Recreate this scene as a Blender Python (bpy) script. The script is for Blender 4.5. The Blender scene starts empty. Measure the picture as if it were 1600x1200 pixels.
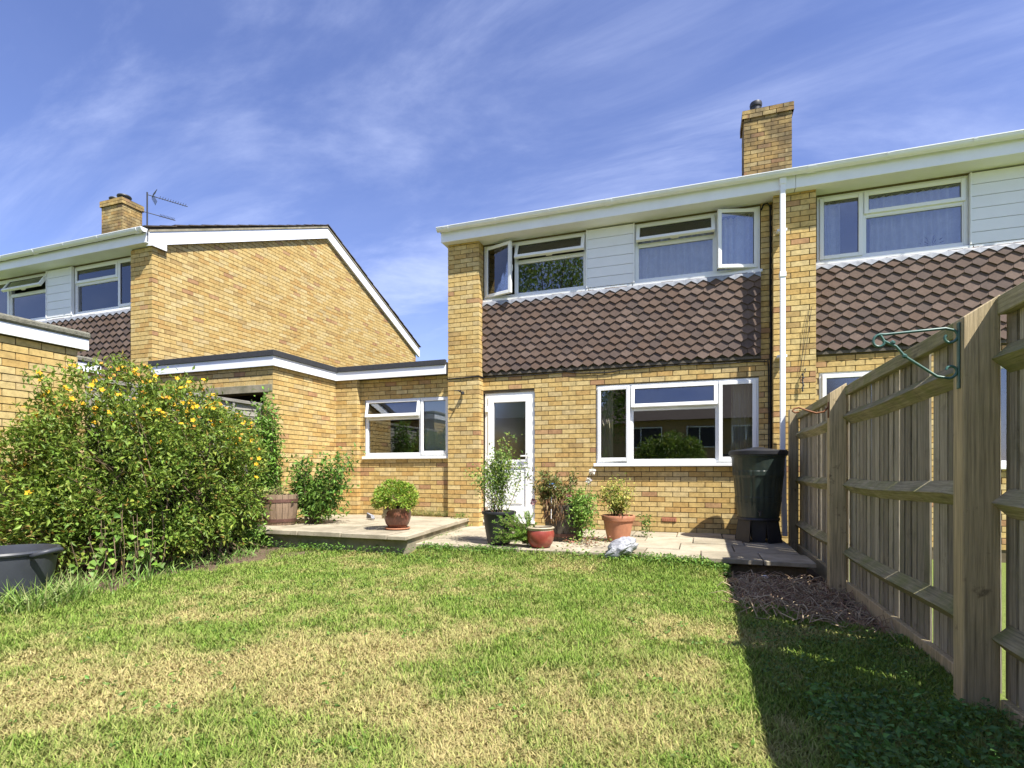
import bpy, bmesh, math, random
import numpy as np
from mathutils import Vector, Matrix
random.seed(7); rng = np.random.default_rng(7)
R = math.radians
scene = bpy.context.scene
COL = scene.collection

# ------------------------------------------------------------------ camera, sky, sun, exposure
CAM_Z = 1.05
F_PX = 842.0; YAW = math.atan(295/842)
cam = bpy.data.cameras.new('camera'); cam_o = bpy.data.objects.new('camera', cam); COL.objects.link(cam_o)
cam_o.location = (0, 0, CAM_Z); cam_o.rotation_euler = (R(90), 0, YAW)
cam.sensor_width = 36; cam.lens = F_PX/1600*36; cam.shift_y = 136/1600
cam.clip_start = .05; cam.clip_end = 2000
scene.camera = cam_o
SUN = Vector((.54, -.36, 1)).normalized()
SUN_EL = math.asin(SUN.z); SUN_AZ = math.atan2(SUN.x, SUN.y)
world = bpy.data.worlds.new('World'); scene.world = world; world.use_nodes = True
def build_world():
    nt = world.node_tree; N = nt.nodes; L = nt.links; N.clear()
    out = N.new('ShaderNodeOutputWorld'); bg = N.new('ShaderNodeBackground')
    sky = N.new('ShaderNodeTexSky'); sky.sky_type = 'NISHITA'; sky.sun_disc = False
    sky.sun_elevation = SUN_EL; sky.sun_rotation = SUN_AZ; sky.altitude = 0; sky.air_density = 1.0; sky.dust_density = .3; sky.ozone_density = 3.0
    bg.inputs['Strength'].default_value = .094
    tint = N.new('ShaderNodeMix'); tint.data_type = 'RGBA'; tint.blend_type = 'MULTIPLY'; tint.inputs[0].default_value = 1
    tint.inputs[7].default_value = (.97, .88, 1.13, 1)
    L.new(sky.outputs[0], tint.inputs[6])
    tc = N.new('ShaderNodeTexCoord'); sep = N.new('ShaderNodeSeparateXYZ'); L.new(tc.outputs['Generated'], sep.inputs[0])
    mx = N.new('ShaderNodeMath'); mx.operation = 'MAXIMUM'; mx.inputs[1].default_value = .03; L.new(sep.outputs[2], mx.inputs[0])
    ad = N.new('ShaderNodeMath'); ad.operation = 'ADD'; ad.inputs[1].default_value = .30; L.new(mx.outputs[0], ad.inputs[0])
    dx = N.new('ShaderNodeMath'); dx.operation = 'DIVIDE'; L.new(sep.outputs[0], dx.inputs[0]); L.new(ad.outputs[0], dx.inputs[1])
    dy = N.new('ShaderNodeMath'); dy.operation = 'DIVIDE'; L.new(sep.outputs[1], dy.inputs[0]); L.new(ad.outputs[0], dy.inputs[1])
    cb = N.new('ShaderNodeCombineXYZ'); L.new(dx.outputs[0], cb.inputs[0]); L.new(dy.outputs[0], cb.inputs[1])
    def layer(rot, sc, nscale, lo, hi, seed, dist):
        mp = N.new('ShaderNodeMapping'); mp.inputs['Rotation'].default_value = (0, 0, R(rot)); mp.inputs['Scale'].default_value = sc
        mp.inputs['Location'].default_value = (seed, seed*.37, 0)
        L.new(cb.outputs[0], mp.inputs[0])
        nz = N.new('ShaderNodeTexNoise'); nz.inputs['Scale'].default_value = nscale; nz.inputs['Detail'].default_value = 9
        nz.inputs['Roughness'].default_value = .62; nz.inputs['Distortion'].default_value = dist
        L.new(mp.outputs[0], nz.inputs[0])
        rp = N.new('ShaderNodeMapRange'); rp.interpolation_type = 'SMOOTHSTEP'
        rp.inputs[1].default_value = lo; rp.inputs[2].default_value = hi; rp.inputs[3].default_value = 0; rp.inputs[4].default_value = 1
        L.new(nz.outputs[0], rp.inputs[0]); return rp.outputs[0]
    a = layer(-48, (.7, 2.0, 1), 1.7, .40, .80, 3.1, .7)
    b = layer(-30, (.6, .8, 1), .85, .28, .56, 8.3, .2)
    b2 = N.new('ShaderNodeMath'); b2.operation = 'MULTIPLY_ADD'; L.new(b, b2.inputs[0]); b2.inputs[1].default_value = .75; b2.inputs[2].default_value = .25
    m1 = N.new('ShaderNodeMath'); m1.operation = 'MULTIPLY'; L.new(a, m1.inputs[0]); L.new(b2.outputs[0], m1.inputs[1])
    c = layer(-40, (.9, 1.3, 1), .7, .35, .75, 1.7, .3)
    m2 = N.new('ShaderNodeMath'); m2.operation = 'MULTIPLY_ADD'; L.new(c, m2.inputs[0]); m2.inputs[1].default_value = .20; L.new(m1.outputs[0], m2.inputs[2])
    m3 = N.new('ShaderNodeMath'); m3.operation = 'MULTIPLY'; L.new(m2.outputs[0], m3.inputs[0]); m3.inputs[1].default_value = .55; m3.use_clamp = True
    mix = N.new('ShaderNodeMix'); mix.data_type = 'RGBA'; L.new(m3.outputs[0], mix.inputs[0]); L.new(tint.outputs[2], mix.inputs[6])
    mix.inputs[7].default_value = (5.9, 6.5, 8.6, 1)
    L.new(mix.outputs[2], bg.inputs[0]); L.new(bg.outputs[0], out.inputs[0])
build_world()
sun = bpy.data.lights.new('sun', 'SUN'); sun.energy = 5.0; sun.angle = R(.53); sun.color = (1, .95, .86)
sun_o = bpy.data.objects.new('sun', sun); COL.objects.link(sun_o); sun_o.location = (20, -8, 40)
sun_o.rotation_euler = SUN.to_track_quat('Z', 'Y').to_euler()
vs = scene.view_settings; vs.view_transform = 'Standard'; vs.look = 'None'; vs.gamma = 1; vs.use_curve_mapping = False; vs.exposure = 1.03
scene.cycles.use_denoising = True
scene.cycles.max_bounces = 8; scene.cycles.diffuse_bounces = 4; scene.cycles.transparent_max_bounces = 16
scene.cycles.sample_clamp_indirect = 6; scene.cycles.caustics_reflective = False; scene.cycles.caustics_refractive = False

# ------------------------------------------------------------------ materials
MATS = {}
def mat(name, color=(.5, .5, .5), rough=.6, attr=False, noise=None, bump=None, spec=.4, metal=0, stretch=None, objrand=0, space='Position',
        tint=None, translucent=0, blotch=None):
    """procedural surface: base colour (or 'Col' attribute) x noise variation, optional tint patches and bump"""
    m = bpy.data.materials.new(name); m.use_nodes = True; nt = m.node_tree; N = nt.nodes; L = nt.links
    p = N['Principled BSDF']; p.inputs['Roughness'].default_value = rough; p.inputs['Specular IOR Level'].default_value = spec
    p.inputs['Metallic'].default_value = metal
    if space == 'Position':
        g = N.new('ShaderNodeNewGeometry'); co = g.outputs['Position']
    else:
        g = N.new('ShaderNodeTexCoord'); co = g.outputs['Object']
    oi = N.new('ShaderNodeObjectInfo')
    if space != 'Position':
        va = N.new('ShaderNodeVectorMath'); va.operation = 'ADD'; sc = N.new('ShaderNodeMath'); sc.operation = 'MULTIPLY'; sc.inputs[1].default_value = 37
        L.new(oi.outputs['Random'], sc.inputs[0]); L.new(co, va.inputs[0]); L.new(sc.outputs[0], va.inputs[1]); co = va.outputs[0]
    if stretch:
        mp = N.new('ShaderNodeMapping'); mp.inputs['Scale'].default_value = stretch; L.new(co, mp.inputs[0]); cs = mp.outputs[0]
    else: cs = co
    if attr:
        a = N.new('ShaderNodeAttribute'); a.attribute_name = 'Col'; c = a.outputs['Color']
    else:
        rgb = N.new('ShaderNodeRGB'); rgb.outputs[0].default_value = (*color, 1); c = rgb.outputs[0]
    def mixnode(kind, fac, A, B):
        x = N.new('ShaderNodeMix'); x.data_type = 'RGBA'; x.blend_type = kind
        if isinstance(fac, (int, float)): x.inputs[0].default_value = fac
        else: L.new(fac, x.inputs[0])
        L.new(A, x.inputs[6])
        if isinstance(B, tuple): x.inputs[7].default_value = (*B, 1)
        else: L.new(B, x.inputs[7])
        return x.outputs[2]
    def noise_n(scale, detail, coord):
        n = N.new('ShaderNodeTexNoise'); n.inputs['Scale'].default_value = scale; n.inputs['Detail'].default_value = detail
        n.inputs['Roughness'].default_value = .65; L.new(coord, n.inputs[0]); return n.outputs[0]
    def rng_n(src, a0, a1, b0, b1):
        r = N.new('ShaderNodeMapRange'); L.new(src, r.inputs[0])
        for i, v in enumerate((a0, a1, b0, b1)): r.inputs[i+1].default_value = v
        return r.outputs[0]
    if noise:
        sc_, amt = noise
        v = rng_n(noise_n(sc_, 5, cs), .25, .75, 1-amt, 1+amt)
        cc = N.new('ShaderNodeCombineColor'); [L.new(v, cc.inputs[i]) for i in range(3)]
        c = mixnode('MULTIPLY', 1, c, cc.outputs[0])
    if objrand:
        v = rng_n(oi.outputs['Random'], 0, 1, 1-objrand, 1+objrand)
        cc = N.new('ShaderNodeCombineColor'); [L.new(v, cc.inputs[i]) for i in range(3)]
        c = mixnode('MULTIPLY', 1, c, cc.outputs[0])
    for t in (tint or []):          # (colour, scale, lo, hi, max)
        f = rng_n(noise_n(t[1], 6, co), t[2], t[3], 0, t[4]); c = mixnode('MIX', f, c, t[0])
    L.new(c, p.inputs['Base Color'])
    if bump:
        b = N.new('ShaderNodeBump'); b.inputs['Strength'].default_value = bump[1]; b.inputs['Distance'].default_value = bump[2]
        L.new(noise_n(bump[0], 6, cs), b.inputs['Height']); L.new(b.outputs[0], p.inputs['Normal'])
    if translucent:
        tr = N.new('ShaderNodeBsdfTranslucent'); L.new(c, tr.inputs[0]); ms = N.new('ShaderNodeMixShader'); ms.inputs[0].default_value = translucent
        L.new(p.outputs[0], ms.inputs[1]); L.new(tr.outputs[0], ms.inputs[2]); L.new(ms.outputs[0], N['Material Output'].inputs[0])
    MATS[name] = m; return m
mat('brick', attr=True, rough=.85, noise=(16, .30), bump=(90, .5, .004), spec=.2, tint=[((.20, .14, .07), 1.1, .55, .78, .32), ((.14, .12, .07), 4.5, .62, .8, .35)])
mat('mortar', (.135, .108, .068), .95, noise=(30, .25), bump=(120, .5, .003), spec=.1)
mat('old_brick', attr=True, rough=.9, noise=(10, .3), bump=(80, .6, .004), spec=.2, tint=[((.10, .078, .048), 2.6, .32, .60, .80)])
mat('hung_tile', attr=True, rough=.8, noise=(20, .18), bump=(150, .5, .002), spec=.25, tint=[((.30, .27, .2), 9, .70, .78, .5)])
mat('roof_tile', (.07, .055, .045), .85, noise=(8, .4), bump=(60, .6, .004))
mat('upvc', (.80, .81, .80), .32, noise=(2, .03), spec=.5)
mat('fascia', (.80, .82, .86), .35, noise=(3, .06), tint=[((.50, .48, .42), 3.5, .64, .85, .3)])
mat('gutter', (.80, .82, .85), .3, noise=(4, .05), tint=[((.40, .38, .30), 2.5, .60, .85, .3)])
mat('cladding', (.78, .79, .80), .4, noise=(3, .04))
mat('felt', (.035, .037, .042), .8, noise=(30, .3), bump=(200, .6, .003))
mat('mineral_felt', (.17, .165, .13), .95, noise=(25, .45), bump=(90, 1, .01))
mat('lead', (.27, .285, .32), .5, noise=(15, .3), spec=.5)
mat('concrete', (.30, .265, .19), .9, noise=(9, .3), bump=(120, .5, .004), tint=[((.12, .125, .06), 3, .42, .68, .75)])
mat('slab', (.375, .328, .245), .9, noise=(7, .22), objrand=.13, bump=(110, .5, .004), tint=[((.15, .13, .085), 2.2, .44, .70, .75), ((.12, .11, .07), 14, .60, .72, .6), ((.16, .18, .07), 5, .62, .78, .5)])
mat('soil', (.065, .047, .035), .95, noise=(25, .5), bump=(40, 1, .02))
mat('board_wood', (.35, .31, .235), .85, noise=(6, .6), stretch=(20, 20, .6), objrand=.35, space='Object', bump=(10, 1, .004),
    tint=[((.12, .14, .05), 3, .52, .75, .5), ((.10, .08, .06), 7, .60, .72, .5)])
mat('rail_wood', (.33, .29, .185), .85, noise=(6, .6), stretch=(16, .7, 16), objrand=.15, space='Object', bump=(9, 1, .004),
    tint=[((.17, .20, .045), 4, .42, .65, .65), ((.07, .06, .045), 6, .58, .72, .6)])
mat('post_wood', (.44, .35, .205), .85, noise=(6, .5), stretch=(16, 16, .5), objrand=.2, space='Object', bump=(9, 1, .003),
    tint=[((.17, .17, .07), 2, .5, .75, .4), ((.10, .07, .04), 9, .62, .70, .7)])
mat('grey_wood', (.27, .255, .225), .9, noise=(7, .35), stretch=(6, .6, 9), objrand=.15, space='Object', bump=(30, .7, .006))
mat('barrel_wood', (.25, .175, .115), .8, noise=(8, .35), stretch=(9, 9, .7), bump=(30, .5, .003), tint=[((.16, .11, .08), 5, .5, .75, .5)])
mat('dark_wood', (.10, .085, .065), .85, noise=(8, .4), stretch=(9, 9, .7), bump=(30, .6, .005))
mat('rust', (.12, .06, .045), .7, noise=(20, .4), bump=(60, .4, .002))
mat('black_plastic', (.022, .023, .027), .42, noise=(5, .3), spec=.4, tint=[((.09, .09, .085), 7, .58, .8, .35)])
mat('tub_plastic', (.045, .05, .062), .45, noise=(6, .25), tint=[((.16, .16, .16), 9, .62, .8, .4)])
mat('green_plastic', (.024, .036, .031), .38, noise=(4, .2), spec=.45, tint=[((.13, .13, .08), 2.5, .5, .75, .35)])
mat('terracotta', (.43, .19, .105), .8, noise=(9, .25), bump=(80, .3, .002), tint=[((.55, .42, .33), 6, .58, .8, .45)])
mat('brown_glaze', (.16, .06, .038), .3, noise=(9, .3), spec=.6, tint=[((.26, .14, .09), 5, .5, .7, .5)])
mat('red_glaze', (.28, .055, .04), .4, noise=(12, .3), spec=.5, tint=[((.38, .20, .12), 7, .52, .7, .6)])
mat('cream_glaze', (.42, .36, .25), .6, noise=(12, .25))
mat('compost', (.045, .032, .022), .95, noise=(40, .5), bump=(80, 1, .01))
mat('white_stone', (.40, .41, .44), .75, noise=(9, .35), bump=(14, 1, .03), tint=[((.16, .165, .19), 10, .46, .62, .75)])
mat('green_metal', (.05, .13, .105), .42, noise=(20, .3), spec=.6)
mat('rust_metal', (.22, .09, .035), .7, noise=(20, .35))
mat('dark_metal', (.03, .03, .032), .5, spec=.5)
mat('cable', (.015, .015, .016), .5)
mat('interior', (.16, .15, .135), .9)
mat('blind', (.78, .79, .76), .8, translucent=.15)
mat('net', (.90, .90, .92), .9, noise=(12, .12), translucent=.45)
mat('cream_curtain', (.58, .52, .38), .9, translucent=.25)
mat('leaf', attr=True, rough=.5, spec=.35, noise=(25, .15), translucent=.34)
mat('petal', attr=True, rough=.6, spec=.2, translucent=.3)
mat('grass', attr=True, rough=.65, spec=.2, translucent=.3)
mat('ground_tint', attr=True, rough=.95, noise=(60, .35), bump=(70, 1, .015), spec=.1)
mat('twig', (.17, .12, .075), .9, noise=(30, .35))
mat('dry_twig', attr=True, rough=.9)
mat('render_wall', (.36, .25, .12), .9, noise=(8, .2))
mat('rear_roof', (.11, .085, .07), .9, noise=(6, .3), bump=(20, .8, .02))
mat('blue_print', (.09, .27, .65), .4)
mat('white_paper', (.8, .8, .8), .5)
def glass(name, base, tintc, rough=0.0):
    m = bpy.data.materials.new(name); m.use_nodes = True; N = m.node_tree.nodes; L = m.node_tree.links; N.clear()
    o = N.new('ShaderNodeOutputMaterial'); t = N.new('ShaderNodeBsdfTransparent'); t.inputs[0].default_value = (*tintc, 1)
    g = N.new('ShaderNodeBsdfGlossy'); g.inputs['Roughness'].default_value = rough; g.inputs[0].default_value = (.95, .97, 1, 1)
    f = N.new('ShaderNodeFresnel'); f.inputs[0].default_value = 1.5
    ma = N.new('ShaderNodeMath'); ma.operation = 'MULTIPLY_ADD'; ma.inputs[1].default_value = 1.5; ma.inputs[2].default_value = base; ma.use_clamp = True
    L.new(f.outputs[0], ma.inputs[0])
    nz = N.new('ShaderNodeTexNoise'); nz.inputs['Scale'].default_value = 1.6; b = N.new('ShaderNodeBump'); b.inputs['Strength'].default_value = .04; b.inputs['Distance'].default_value = .01
    L.new(nz.outputs[0], b.inputs['Height']); L.new(b.outputs[0], g.inputs['Normal'])
    x = N.new('ShaderNodeMixShader'); L.new(ma.outputs[0], x.inputs[0]); L.new(t.outputs[0], x.inputs[1]); L.new(g.outputs[0], x.inputs[2]); L.new(x.outputs[0], o.inputs[0])
    MATS[name] = m
glass('glass', .05, (.93, .95, .95)); glass('obscure_glass', .06, (.75, .77, .76), .12)

# ------------------------------------------------------------------ mesh helpers
def tag(o, label=None, cat=None, group=None, kind=None):
    for k, v in (('label', label), ('category', cat), ('group', group), ('kind', kind)):
        if v: o[k] = v
    return o
def empty(name, loc=(0, 0, 0), label=None, cat=None, group=None, rz=0):
    o = bpy.data.objects.new(name, None); COL.objects.link(o); o.location = loc; o.rotation_euler = (0, 0, rz); o.empty_display_size = .1
    return tag(o, label, cat, group)
def link(name, me, parent=None, loc=None, rot=None):
    o = bpy.data.objects.new(name, me); COL.objects.link(o)
    if loc is not None: o.location = loc
    if rot is not None: o.rotation_euler = rot
    if parent is not None: o.parent = parent
    return o
def np_mesh(name, V, F, m, C=None, smooth=False):
    """V (n,3), F (k,3|4) arrays -> mesh quickly"""
    me = bpy.data.meshes.new(name); V = np.asarray(V, np.float32); F = np.asarray(F, np.int32)
    me.vertices.add(len(V)); me.vertices.foreach_set('co', V.ravel())
    k = F.shape[1]; me.loops.add(F.size); me.loops.foreach_set('vertex_index', F.ravel())
    me.polygons.add(len(F)); me.polygons.foreach_set('loop_start', np.arange(0, F.size, k, dtype=np.int32))
    me.polygons.foreach_set('loop_total', np.full(len(F), k, np.int32))
    me.polygons.foreach_set('use_smooth', np.full(len(F), bool(smooth)))
    if C is not None:
        a = me.color_attributes.new('Col', 'FLOAT_COLOR', 'POINT'); C = np.asarray(C, np.float32)
        a.data.foreach_set('color', np.concatenate([C, np.ones((len(C), 1), np.float32)], 1).ravel())
    me.update(calc_edges=True); me.validate(); me.materials.append(MATS[m]); return me
class MB:
    def __init__(s): s.v = []; s.f = []; s.c = []
    def add(s, vs, fs, col=None):
        o = len(s.v); s.v += [tuple(v) for v in vs]; s.f += [tuple(i+o for i in f) for f in fs]
        if col is not None: s.c += [col]*len(vs)
        return s
    def box(s, x0, x1, y0, y1, z0, z1, col=None):
        return s.add([(x0,y0,z0),(x1,y0,z0),(x1,y1,z0),(x0,y1,z0),(x0,y0,z1),(x1,y0,z1),(x1,y1,z1),(x0,y1,z1)],
                     [(0,3,2,1),(4,5,6,7),(0,1,5,4),(1,2,6,5),(2,3,7,6),(3,0,4,7)], col)
    def prism(s, pts, d, col=None):
        """polygon pts (3d) extruded by vector d"""
        n = len(pts); d = Vector(d); a = [Vector(p) for p in pts]
        return s.add(a+[p+d for p in a], [tuple(range(n-1, -1, -1)), tuple(range(n, 2*n))]+[(i, (i+1) % n, n+(i+1) % n, n+i) for i in range(n)], col)
    def tube(s, pts, r, seg=6, col=None, cap=True):
        pts = [Vector(p) for p in pts]; n = len(pts); rs = r if isinstance(r, (list, tuple)) else [r]*n
        vs = []; up = None
        for i, p in enumerate(pts):
            t = (pts[min(i+1, n-1)]-pts[max(i-1, 0)]).normalized()
            if up is None: up = Vector((0, 0, 1)) if abs(t.z) < .9 else Vector((1, 0, 0))
            a = t.cross(up); a = a.normalized() if a.length > 1e-5 else Vector((1, 0, 0)); b = a.cross(t).normalized(); up = b
            for k in range(seg):
                q = 2*math.pi*k/seg; vs.append(p+(a*math.cos(q)+b*math.sin(q))*rs[i])
        fs = [(i*seg+k, i*seg+(k+1) % seg, (i+1)*seg+(k+1) % seg, (i+1)*seg+k) for i in range(n-1) for k in range(seg)]
        if cap: fs += [tuple(range(seg-1, -1, -1)), tuple((n-1)*seg+k for k in range(seg))]
        return s.add(vs, fs, col)
    def lathe(s, prof, c=(0, 0, 0), seg=32, wob=None):
        vs = []; n = len(prof)
        for i, (r, z) in enumerate(prof):
            for k in range(seg):
                q = 2*math.pi*k/seg; rr = r*(wob(q, z) if wob else 1)
                vs.append((c[0]+rr*math.cos(q), c[1]+rr*math.sin(q), c[2]+z))
        return s.add(vs, [(i*seg+k, i*seg+(k+1) % seg, (i+1)*seg+(k+1) % seg, (i+1)*seg+k) for i in range(n-1) for k in range(seg)])
    def build(s, name, m, parent=None, loc=None, rot=None, bevel=0, smooth=False, local=None):
        me = bpy.data.meshes.new(name); v = s.v
        if local is not None: v = [(a-local[0], b-local[1], c-local[2]) for a, b, c in v]; loc = local
        me.from_pydata(v, [], s.f)
        if s.c:
            a = me.color_attributes.new('Col', 'FLOAT_COLOR', 'POINT'); a.data.foreach_set('color', np.array([(*c, 1) for c in s.c], np.float32).ravel())
        if bevel or True:
            bm = bmesh.new(); bm.from_mesh(me)
            bmesh.ops.recalc_face_normals(bm, faces=bm.faces)
            if bevel: bmesh.ops.bevel(bm, geom=bm.edges[:], offset=bevel, segments=1, affect='EDGES', clamp_overlap=True)
            bm.to_mesh(me); bm.free()
        if smooth:
            for p in me.polygons: p.use_smooth = True
        me.materials.append(MATS[m]); me.update()
        return link(name, me, parent, loc, rot)
def smooth_by_angle(o, ang=40):
    me = o.data
    for p in me.polygons: p.use_smooth = True
    me.set_sharp_from_angle(angle=R(ang))
def child_loc(parent, w):
    return Vector(w)-parent.location
def project(p):
    s, c = math.sin(YAW), math.cos(YAW); d = -p[0]*s+p[1]*c
    if d < .1: return None
    return 800+F_PX*(p[0]*c+p[1]*s)/d, 736-F_PX*(p[2]-CAM_Z)/d, d
def vnoise(x, y, seed=0):
    x = np.asarray(x, float); y = np.asarray(y, float); xi = np.floor(x).astype(np.int64); yi = np.floor(y).astype(np.int64)
    fx = x-xi; fy = y-yi; fx = fx*fx*(3-2*fx); fy = fy*fy*(3-2*fy)
    def h(a, b):
        n = (a*374761393+b*668265263+seed*974634777) & 0x7fffffff; n = ((n ^ (n >> 13))*1274126177) & 0x7fffffff; return ((n ^ (n >> 16)) & 0xffff)/65535.
    return (h(xi, yi)*(1-fx)+h(xi+1, yi)*fx)*(1-fy)+(h(xi, yi+1)*(1-fx)+h(xi+1, yi+1)*fx)*fy
def fbm(x, y, sc, oct=4, seed=0):
    t = 0; a = .5; n = 0
    for i in range(oct): t = t+a*vnoise(np.asarray(x)*sc*2**i+13*i, np.asarray(y)*sc*2**i+7*i, seed+i); n += a; a *= .5
    return t/n

# ------------------------------------------------------------------ ground, lawn, patios
BUFF = [(.54, .40, .175), (.52, .375, .155), (.57, .45, .23), (.51, .365, .145), (.50, .35, .135), (.55, .41, .18), (.46, .295, .105), (.45, .275, .10), (.36, .24, .105), (.41, .245, .125), (.36, .20, .105), (.47, .365, .19), (.55, .43, .205), (.43, .295, .115)]
_m = np.mean(BUFF[:9], 0)*np.array([1, 1.02, .85]); BUFF = [tuple(float(v) for v in np.array(c)*(.75 if i < 9 or i > 10 else .9)+_m*(.25 if i < 9 or i > 10 else .1)) for i, c in enumerate(BUFF)]
BW = [10, 10, 7, 10, 10, 10, 7, 6, 3, 2, 1.6, 5, 7, 4]
def px_ground(u, v, z=0.0):
    s, c = math.sin(YAW), math.cos(YAW); d = F_PX*(CAM_Z-z)/(v-736); t = (u-800)/F_PX
    return d*(-s+t*c), d*(c+t*s)
DRY = [(760, 990, .55, .9), (520, 1020, .5, .8), (330, 1060, .55, .8), (120, 1110, .5, .9), (760, 1120, .45, .8), (720, 1180, .4, .9), (640, 890, .9, .6), (760, 905, .6, .55), (1080, 1000, .45, .45),
       (920, 1040, .4, .5), (40, 1060, .5, .7), (1010, 1150, .25, .5), (560, 1110, .35, .5), (900, 890, .5, .5), (300, 960, .5, .4), (620, 940, .5, .45)]
DRY = [(*px_ground(u, v), r, a) for u, v, r, a in DRY]
def dryness(x, y):
    d = .8*(fbm(x, y, 1.3, 4, 5)-.47)+1.1*(fbm(x, y, 4.5, 3, 15)-.5)+.45*(fbm(x, y, 15, 2, 25)-.5)
    for cx, cy, r, a in DRY: d = d+a*.64*np.exp(-(((x-cx)**2+((y-cy)*1.3)**2)/(r*r)))
    d = np.clip(d+.20, 0, 1); return d*d*(3-2*d)
def soil_w(x, y):
    e = fbm(x, y, 2.2, 3, 40)-.5
    a = np.clip((x-.22-.5*e)/.12, 0, 1)*np.clip((1.3-x)/.05, 0, 1)*np.clip((y-(4.25-.55*(x-.6))+1.2*e)/.35, 0, 1)
    b = np.clip((-4.75-x+.8*e)/.15, 0, 1)*np.clip((y-2.9-e)/.2, 0, 1)
    return np.maximum(a, b)
def lawn_z(x, y):
    return .03*(fbm(x, y, .8, 3, 60)-.5)+.022*(fbm(x, y, 5, 2, 66)-.5)-.06*soil_w(x, y)*(x > 0)+.105*np.clip((np.asarray(y)-5.25)/.7, 0, 1)**2*np.clip((.35-np.asarray(x))/.3, 0, 1)*np.clip((np.asarray(x)+3.5)/.3, 0, 1)+.05*np.clip((np.asarray(y)-4.9)/.7, 0, 1)**2*np.clip((-3.2-np.asarray(x))/.3, 0, 1)+.02*soil_w(x, y)*(fbm(x, y, 9, 3, 80)-.3)
b = MB(); b.add([(-400, -400, -.09), (400, -400, -.09), (400, 400, -.09), (-400, 400, -.09)], [(0, 1, 2, 3)], (.15, .19, .05))
tag(b.build('ground', 'ground_tint'), kind='structure')
def make_lawn():
    xs = np.arange(-8.6, 1.261, .045); ys = np.arange(-2.0, 7.0, .045)
    X, Y = np.meshgrid(xs, ys); x = X.ravel(); y = Y.ravel(); z = lawn_z(x, y)-.012
    d = dryness(x, y)[:, None]; s = soil_w(x, y)[:, None]; n = fbm(x, y, 14, 3, 90)[:, None]
    C = np.array([.10, .14, .03])*(1-d)+np.array([.33, .26, .115])*d
    C = C*(1-s)+np.array([.13, .095, .065])*s; C = C*(.6+.8*n)
    nx, ny = len(xs), len(ys); i = np.arange(nx*ny).reshape(ny, nx)
    F = np.stack([i[:-1, :-1].ravel(), i[:-1, 1:].ravel(), i[1:, 1:].ravel(), i[1:, :-1].ravel()], 1)
    tag(link('lawn', np_mesh('lawn', np.stack([x, y, z], 1), F, 'ground_tint', C, True)), kind='structure')
make_lawn()

def add_slabs(parent, poly_rows, z, th, m='slab', slant=0):
    """rows: list of (y0,y1,[x cuts]) -> each slab its own bevelled piece"""
    for y0, y1, cuts in poly_rows:
        for a, bb in zip(cuts[:-1], cuts[1:]):
            sk = slant*(y1-y0) if bb == cuts[-1] else 0; g = .006; dz = random.uniform(-.006, .006)
            mb = MB(); x0, x1, w0, w1 = a+g, bb-g, y0+g, y1-g
            t = [random.uniform(-.004, .004) for _ in range(4)]
            mb.add([(x0, w0, z-th), (x1, w0, z-th), (x1+sk, w1, z-th), (x0, w1, z-th), (x0, w0, z+dz+t[0]), (x1, w0, z+dz+t[1]), (x1+sk, w1, z+dz+t[2]), (x0, w1, z+dz+t[3])],
                   [(0,3,2,1),(4,5,6,7),(0,1,5,4),(1,2,6,5),(2,3,7,6),(3,0,4,7)])
            mb.build('paving_slab', m, parent, bevel=.006, local=((a+bb)/2, (y0+y1)/2, z))
PZ = .145   # lower patio
RZ = .28    # raised patio
pt = MB().box(-3.62, 1.0, 6.06, 8.28, -.1, PZ-.045).build('patio', 'mortar'); tag(pt, kind='structure')
rows = []; y = 5.97
for i, dpt in enumerate((.58, .60, .60, .54)):
    off = (0, .3, .12, .4)[i]; cuts = [-3.6]
    while cuts[-1] < .85: cuts.append(cuts[-1]+(.60 if len(cuts) > 1 else .6-off*.8 if off else .6))
    cuts[-1] = 1.03+(.05 if i == 0 else 0); rows.append((y, y+dpt, cuts)); y += dpt
add_slabs(pt, rows, PZ, .05)
rp = empty('raised_patio'); rp['kind'] = 'structure'
MB().prism([(-6.22, 5.72, -.1), (-3.34, 5.72, -.1), (-3.64, 8.20, -.1), (-6.22, 8.25, -.1)], (0, 0, RZ-.055+.1)).build('retaining_wall', 'concrete', rp)
rows = []; y = 5.6
for i, dpt in enumerate((.62, .66, .66, .62)):
    right = -3.29-.12*(y-5.6); off = (.0, .35, .1, .4)[i]; cuts = [-6.2]
    while cuts[-1] < right-.75: cuts.append(cuts[-1]+(.66 if len(cuts) > 1 else .66-off*.8))
    cuts.append(right); rows.append((y, y+dpt, cuts)); y += dpt
add_slabs(rp, rows, RZ, .055, slant=-.12)

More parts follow.
